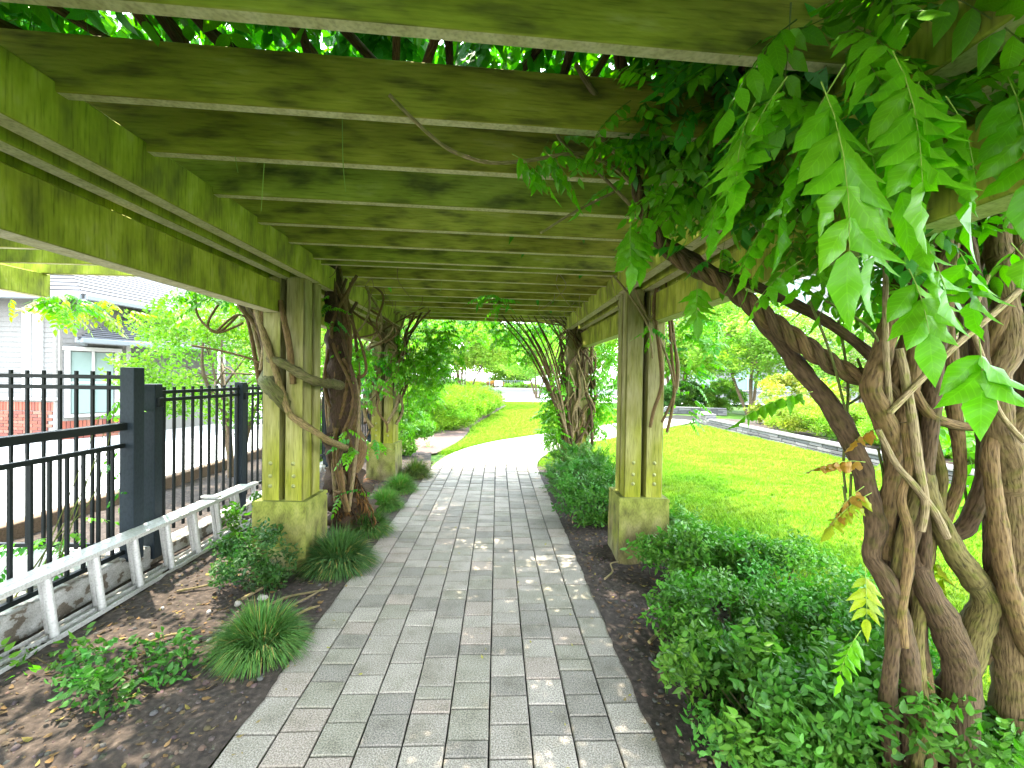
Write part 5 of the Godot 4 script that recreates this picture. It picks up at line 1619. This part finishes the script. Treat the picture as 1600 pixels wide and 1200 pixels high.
func lawn_blades() -> void:
	var mb := MB.new()
	for k in 9:
		var a := R(0, TAU)
		var o := Vector3(cos(a), 0, sin(a))
		var s := Vector3(-sin(a), 0, cos(a)) * 0.0022
		var p := Vector3(R(-0.02, 0.02), 0, R(-0.02, 0.02))
		var h := R(0.028, 0.055)
		var f := mb.v.size()
		mb.vert(p - s, o, Color.WHITE)
		mb.vert(p + s, o, Color.WHITE)
		mb.vert(p + o * h * 0.3 + Vector3(0, h * 0.7, 0) - s * 0.8, o, Color.WHITE)
		mb.vert(p + o * h * 0.3 + Vector3(0, h * 0.7, 0) + s * 0.8, o, Color.WHITE)
		mb.vert(p + o * h * 0.8 + Vector3(0, h, 0), o, Color.WHITE)
		mb.tri(f, f + 1, f + 3)
		mb.tri(f, f + 3, f + 2)
		mb.tri(f + 2, f + 3, f + 4)
	mb.smooth_normals()
	var m := mb.mesh()
	var xs := []
	var cs := []
	var base := Color(0.135, 0.26, 0.010)
	for k in 90000:
		var z := 1.0 + 11.0 * pow(R(0, 1), 1.25)
		var x := R(0.7, 6.9) if k % 6 else R(-1.4, 1.5)
		if on_path(x, z, 0.03):
			continue
		if x > 0 and x < 1.55 + 0.12 * sin(z * 2.0) + R(0, 0.15) and z < 7.3:
			continue
		if x < 0 and (z < 8.7 or x < left_lawn_edge(z)):
			continue
		var pt := noise.get_noise_2d(x * 40.0, z * 40.0)
		xs.append(turned(V(x, 0.0 + bump(x, z) * 0.5, z), R(0, TAU), 0, 0, R(0.7, 1.2)))
		cs.append(tint(base.lerp(Color(0.19, 0.27, 0.02), clampf(0.4 + pt * 1.5, 0, 1)), 0.2))
	for k in 52000:
		var z := 9.0 + 19.0 * pow(R(0, 1), 1.2)
		var x := R(-1.3, 6.9) if k % 3 else R(-1.3, 3.0)
		if on_path(x, z, 0.05) or (z < 24.5 and x < left_lawn_edge(minf(z, 24.0)) and x < 1.0) or (z > 14.8 and x > 5.8):
			continue
		xs.append(turned(V(x, -0.02 + bump(x, z) * 0.25, z), R(0, TAU), 0, 0, R(1.2, 1.9)))
		cs.append(tint(base.lerp(Color(0.19, 0.27, 0.02), 0.5), 0.2))
	var g := swarm(self, "grass", m, M.blade, xs, cs)
	tag(g, "short bright grass blades covering the lawn", "grass", "", "stuff")

# ---------- litter, sticks, stones ----------
func build_litter() -> void:
	var mb := MB.new()
	leaflet(mb, Vector3(-0.5, 0, 0), Vector3.RIGHT, Vector3.BACK, 1.0, 0.5, Color.WHITE, 0.2, 0.25)
	mb.smooth_normals()
	var dry := mb.mesh()
	var xs := []
	var cs := []
	for k in 2400:
		var left := k % 5 < 3
		var x := R(-2.5, PATH_L - 0.03) if left else PATH_L + PATH_W + 0.03 + absf(R(-0.85, 0.85))
		var z := 0.9 + 7.0 * pow(R(0, 1), 1.4)
		xs.append(turned(V(x, 0.04 + bump(x, z) * 0.8, z), R(0, TAU), R(-0.3, 0.3), R(-0.4, 0.4), R(0.012, 0.045)))
		cs.append([Color(0.11, 0.065, 0.03), Color(0.19, 0.14, 0.04), Color(0.07, 0.045, 0.03), Color(0.15, 0.08, 0.03)][rng.randi() % 4])
	for k in 90:
		var u := R(0.02, PATH_W - 0.02)
		if k % 2:
			u = [R(0.0, 0.1), R(PATH_W - 0.1, PATH_W)][k % 4 / 2]
		xs.append(turned(V(PATH_L + u, 0.036, R(1.0, 6.0)), R(0, TAU), R(-0.2, 0.2), R(-0.2, 0.2), R(0.01, 0.03)))
		cs.append([Color(0.30, 0.26, 0.06), Color(0.24, 0.17, 0.07)][k % 2])
	var o := swarm(self, "leaf_litter", dry, M.dry_leaf, xs, cs)
	tag(o, "small dry leaves and petals scattered over the soil and path", "leaf litter", "", "stuff")
	var clod := MB.new()
	for k in 3:
		pass
	var sp := pebble_mesh(1.0)
	xs = []
	cs = []
	for k in 9000:
		var left := k % 5 < 3
		var x := R(-2.5, PATH_L - 0.02) if left else PATH_L + PATH_W + 0.02 + absf(R(-0.85, 0.85))
		var z := 0.8 + 7.2 * pow(R(0, 1), 1.6)
		xs.append(turned(V(x, 0.033 + bump(x, z) * 0.8, z), R(0, TAU), R(-0.6, 0.6), R(-0.6, 0.6), 0.004 + 0.014 * pow(R(0, 1), 3.0)))
		cs.append(tint(Color(0.06, 0.045, 0.034), 0.4))
	mat("clod", Color.WHITE, 0.95, null, Vector3.ZERO, null, 0.0, true)
	o = swarm(self, "soil_clods", sp, M.clod, xs, cs)
	tag(o, "small crumbs of dark soil covering the beds", "soil crumbs", "", "stuff")
	# moss and petals in the joints
	var st := [[-1.62, 2.95, 0.022, "pale round stone between the grass clumps on the left bed"], [-1.74, 2.85, 0.016, "small grey stone left of the pale round stone"], [-1.50, 3.02, 0.03, "egg shaped buff stone by the pedestal shrub"], [-1.9, 2.6, 0.013, "tiny pebble in the middle of the left bed"], [-1.55, 2.55, 0.015, "grey pebble left of the nearest grass clump"], [-2.05, 2.9, 0.012, "tiny grey pebble near the ladder"], [-1.68, 2.38, 0.014, "small pebble at the lower left"], [1.0, 2.9, 0.012, "small pebble on the soil right of the path"]]
	for q in st:
		var s := part(self, "stone", pebble_mesh(q[2]), M.pebble, place(V(q[0], 0.035 + q[2] * 0.35, q[1]), R(0, 6)))
		tag(s, q[3], "stone", "stones on the soil beds")
	var sticks := [[[-1.30, 2.72], [-1.16, 3.15], "pale stick lying along the path edge by the nearest clump"], [[-1.42, 2.9], [-1.12, 3.12], "long pale stick crossing the soil in front of the second clump"], [[-1.62, 3.0], [-1.5, 3.25], "thin stick under the pedestal shrub"], [[-1.2, 2.62], [-1.09, 2.9], "short broken stick beside the pavers"], [[-2.1, 3.1], [-1.72, 3.35], "grey stick lying between ladder and pedestal"], [[-1.85, 2.5], [-1.66, 2.65], "thin brown twig on the lower left soil"], [[0.86, 2.5], [1.1, 2.8], "curved pale root on the soil right of the path"], [[0.8, 3.3], [0.98, 3.6], "thin twig beside the right paver edge"], [[0.78, 4.6], [0.92, 5.0], "pale twig by the dark right shrub"]]
	for q in sticks:
		var m := MB.new()
		var a := V(q[0][0], 0.05, q[0][1])
		var b := V(q[1][0], 0.055, q[1][1])
		var r := R(0.006, 0.011)
		tube(m, [a, a.lerp(b, 0.35) + Vector3(R(-0.03, 0.03), 0.005, R(-0.03, 0.03)), a.lerp(b, 0.7) + Vector3(R(-0.03, 0.03), 0.012, R(-0.03, 0.03)), b], [r, r * 0.9, r * 0.8, r * 0.5], 7, 5, 0.15, cane * R(0.5, 0.9))
		tag(part(self, "stick", m.mesh(), M.bark), q[2], "stick", "sticks on the soil beds")

func pebble_mesh(r: float) -> ArrayMesh:
	var mb := MB.new()
	var ph := R(0, 100)
	for k in 6:
		for s in 9:
			var a := TAU * s / 8.0
			var b := PI * (k / 5.0 - 0.5)
			var n := Vector3(cos(a) * cos(b), sin(b), sin(a) * cos(b))
			var w := 1.0 + 0.3 * noise.get_noise_3d(n.x * 40 + ph, n.y * 40, n.z * 40) * 2.0
			mb.vert(n * Vector3(1.15, 0.7, 0.9) * r * w, n)
	for k in 5:
		for s in 8:
			var q := k * 9 + s
			mb.tri(q, q + 1, q + 10)
			mb.tri(q, q + 10, q + 9)
	return mb.mesh()
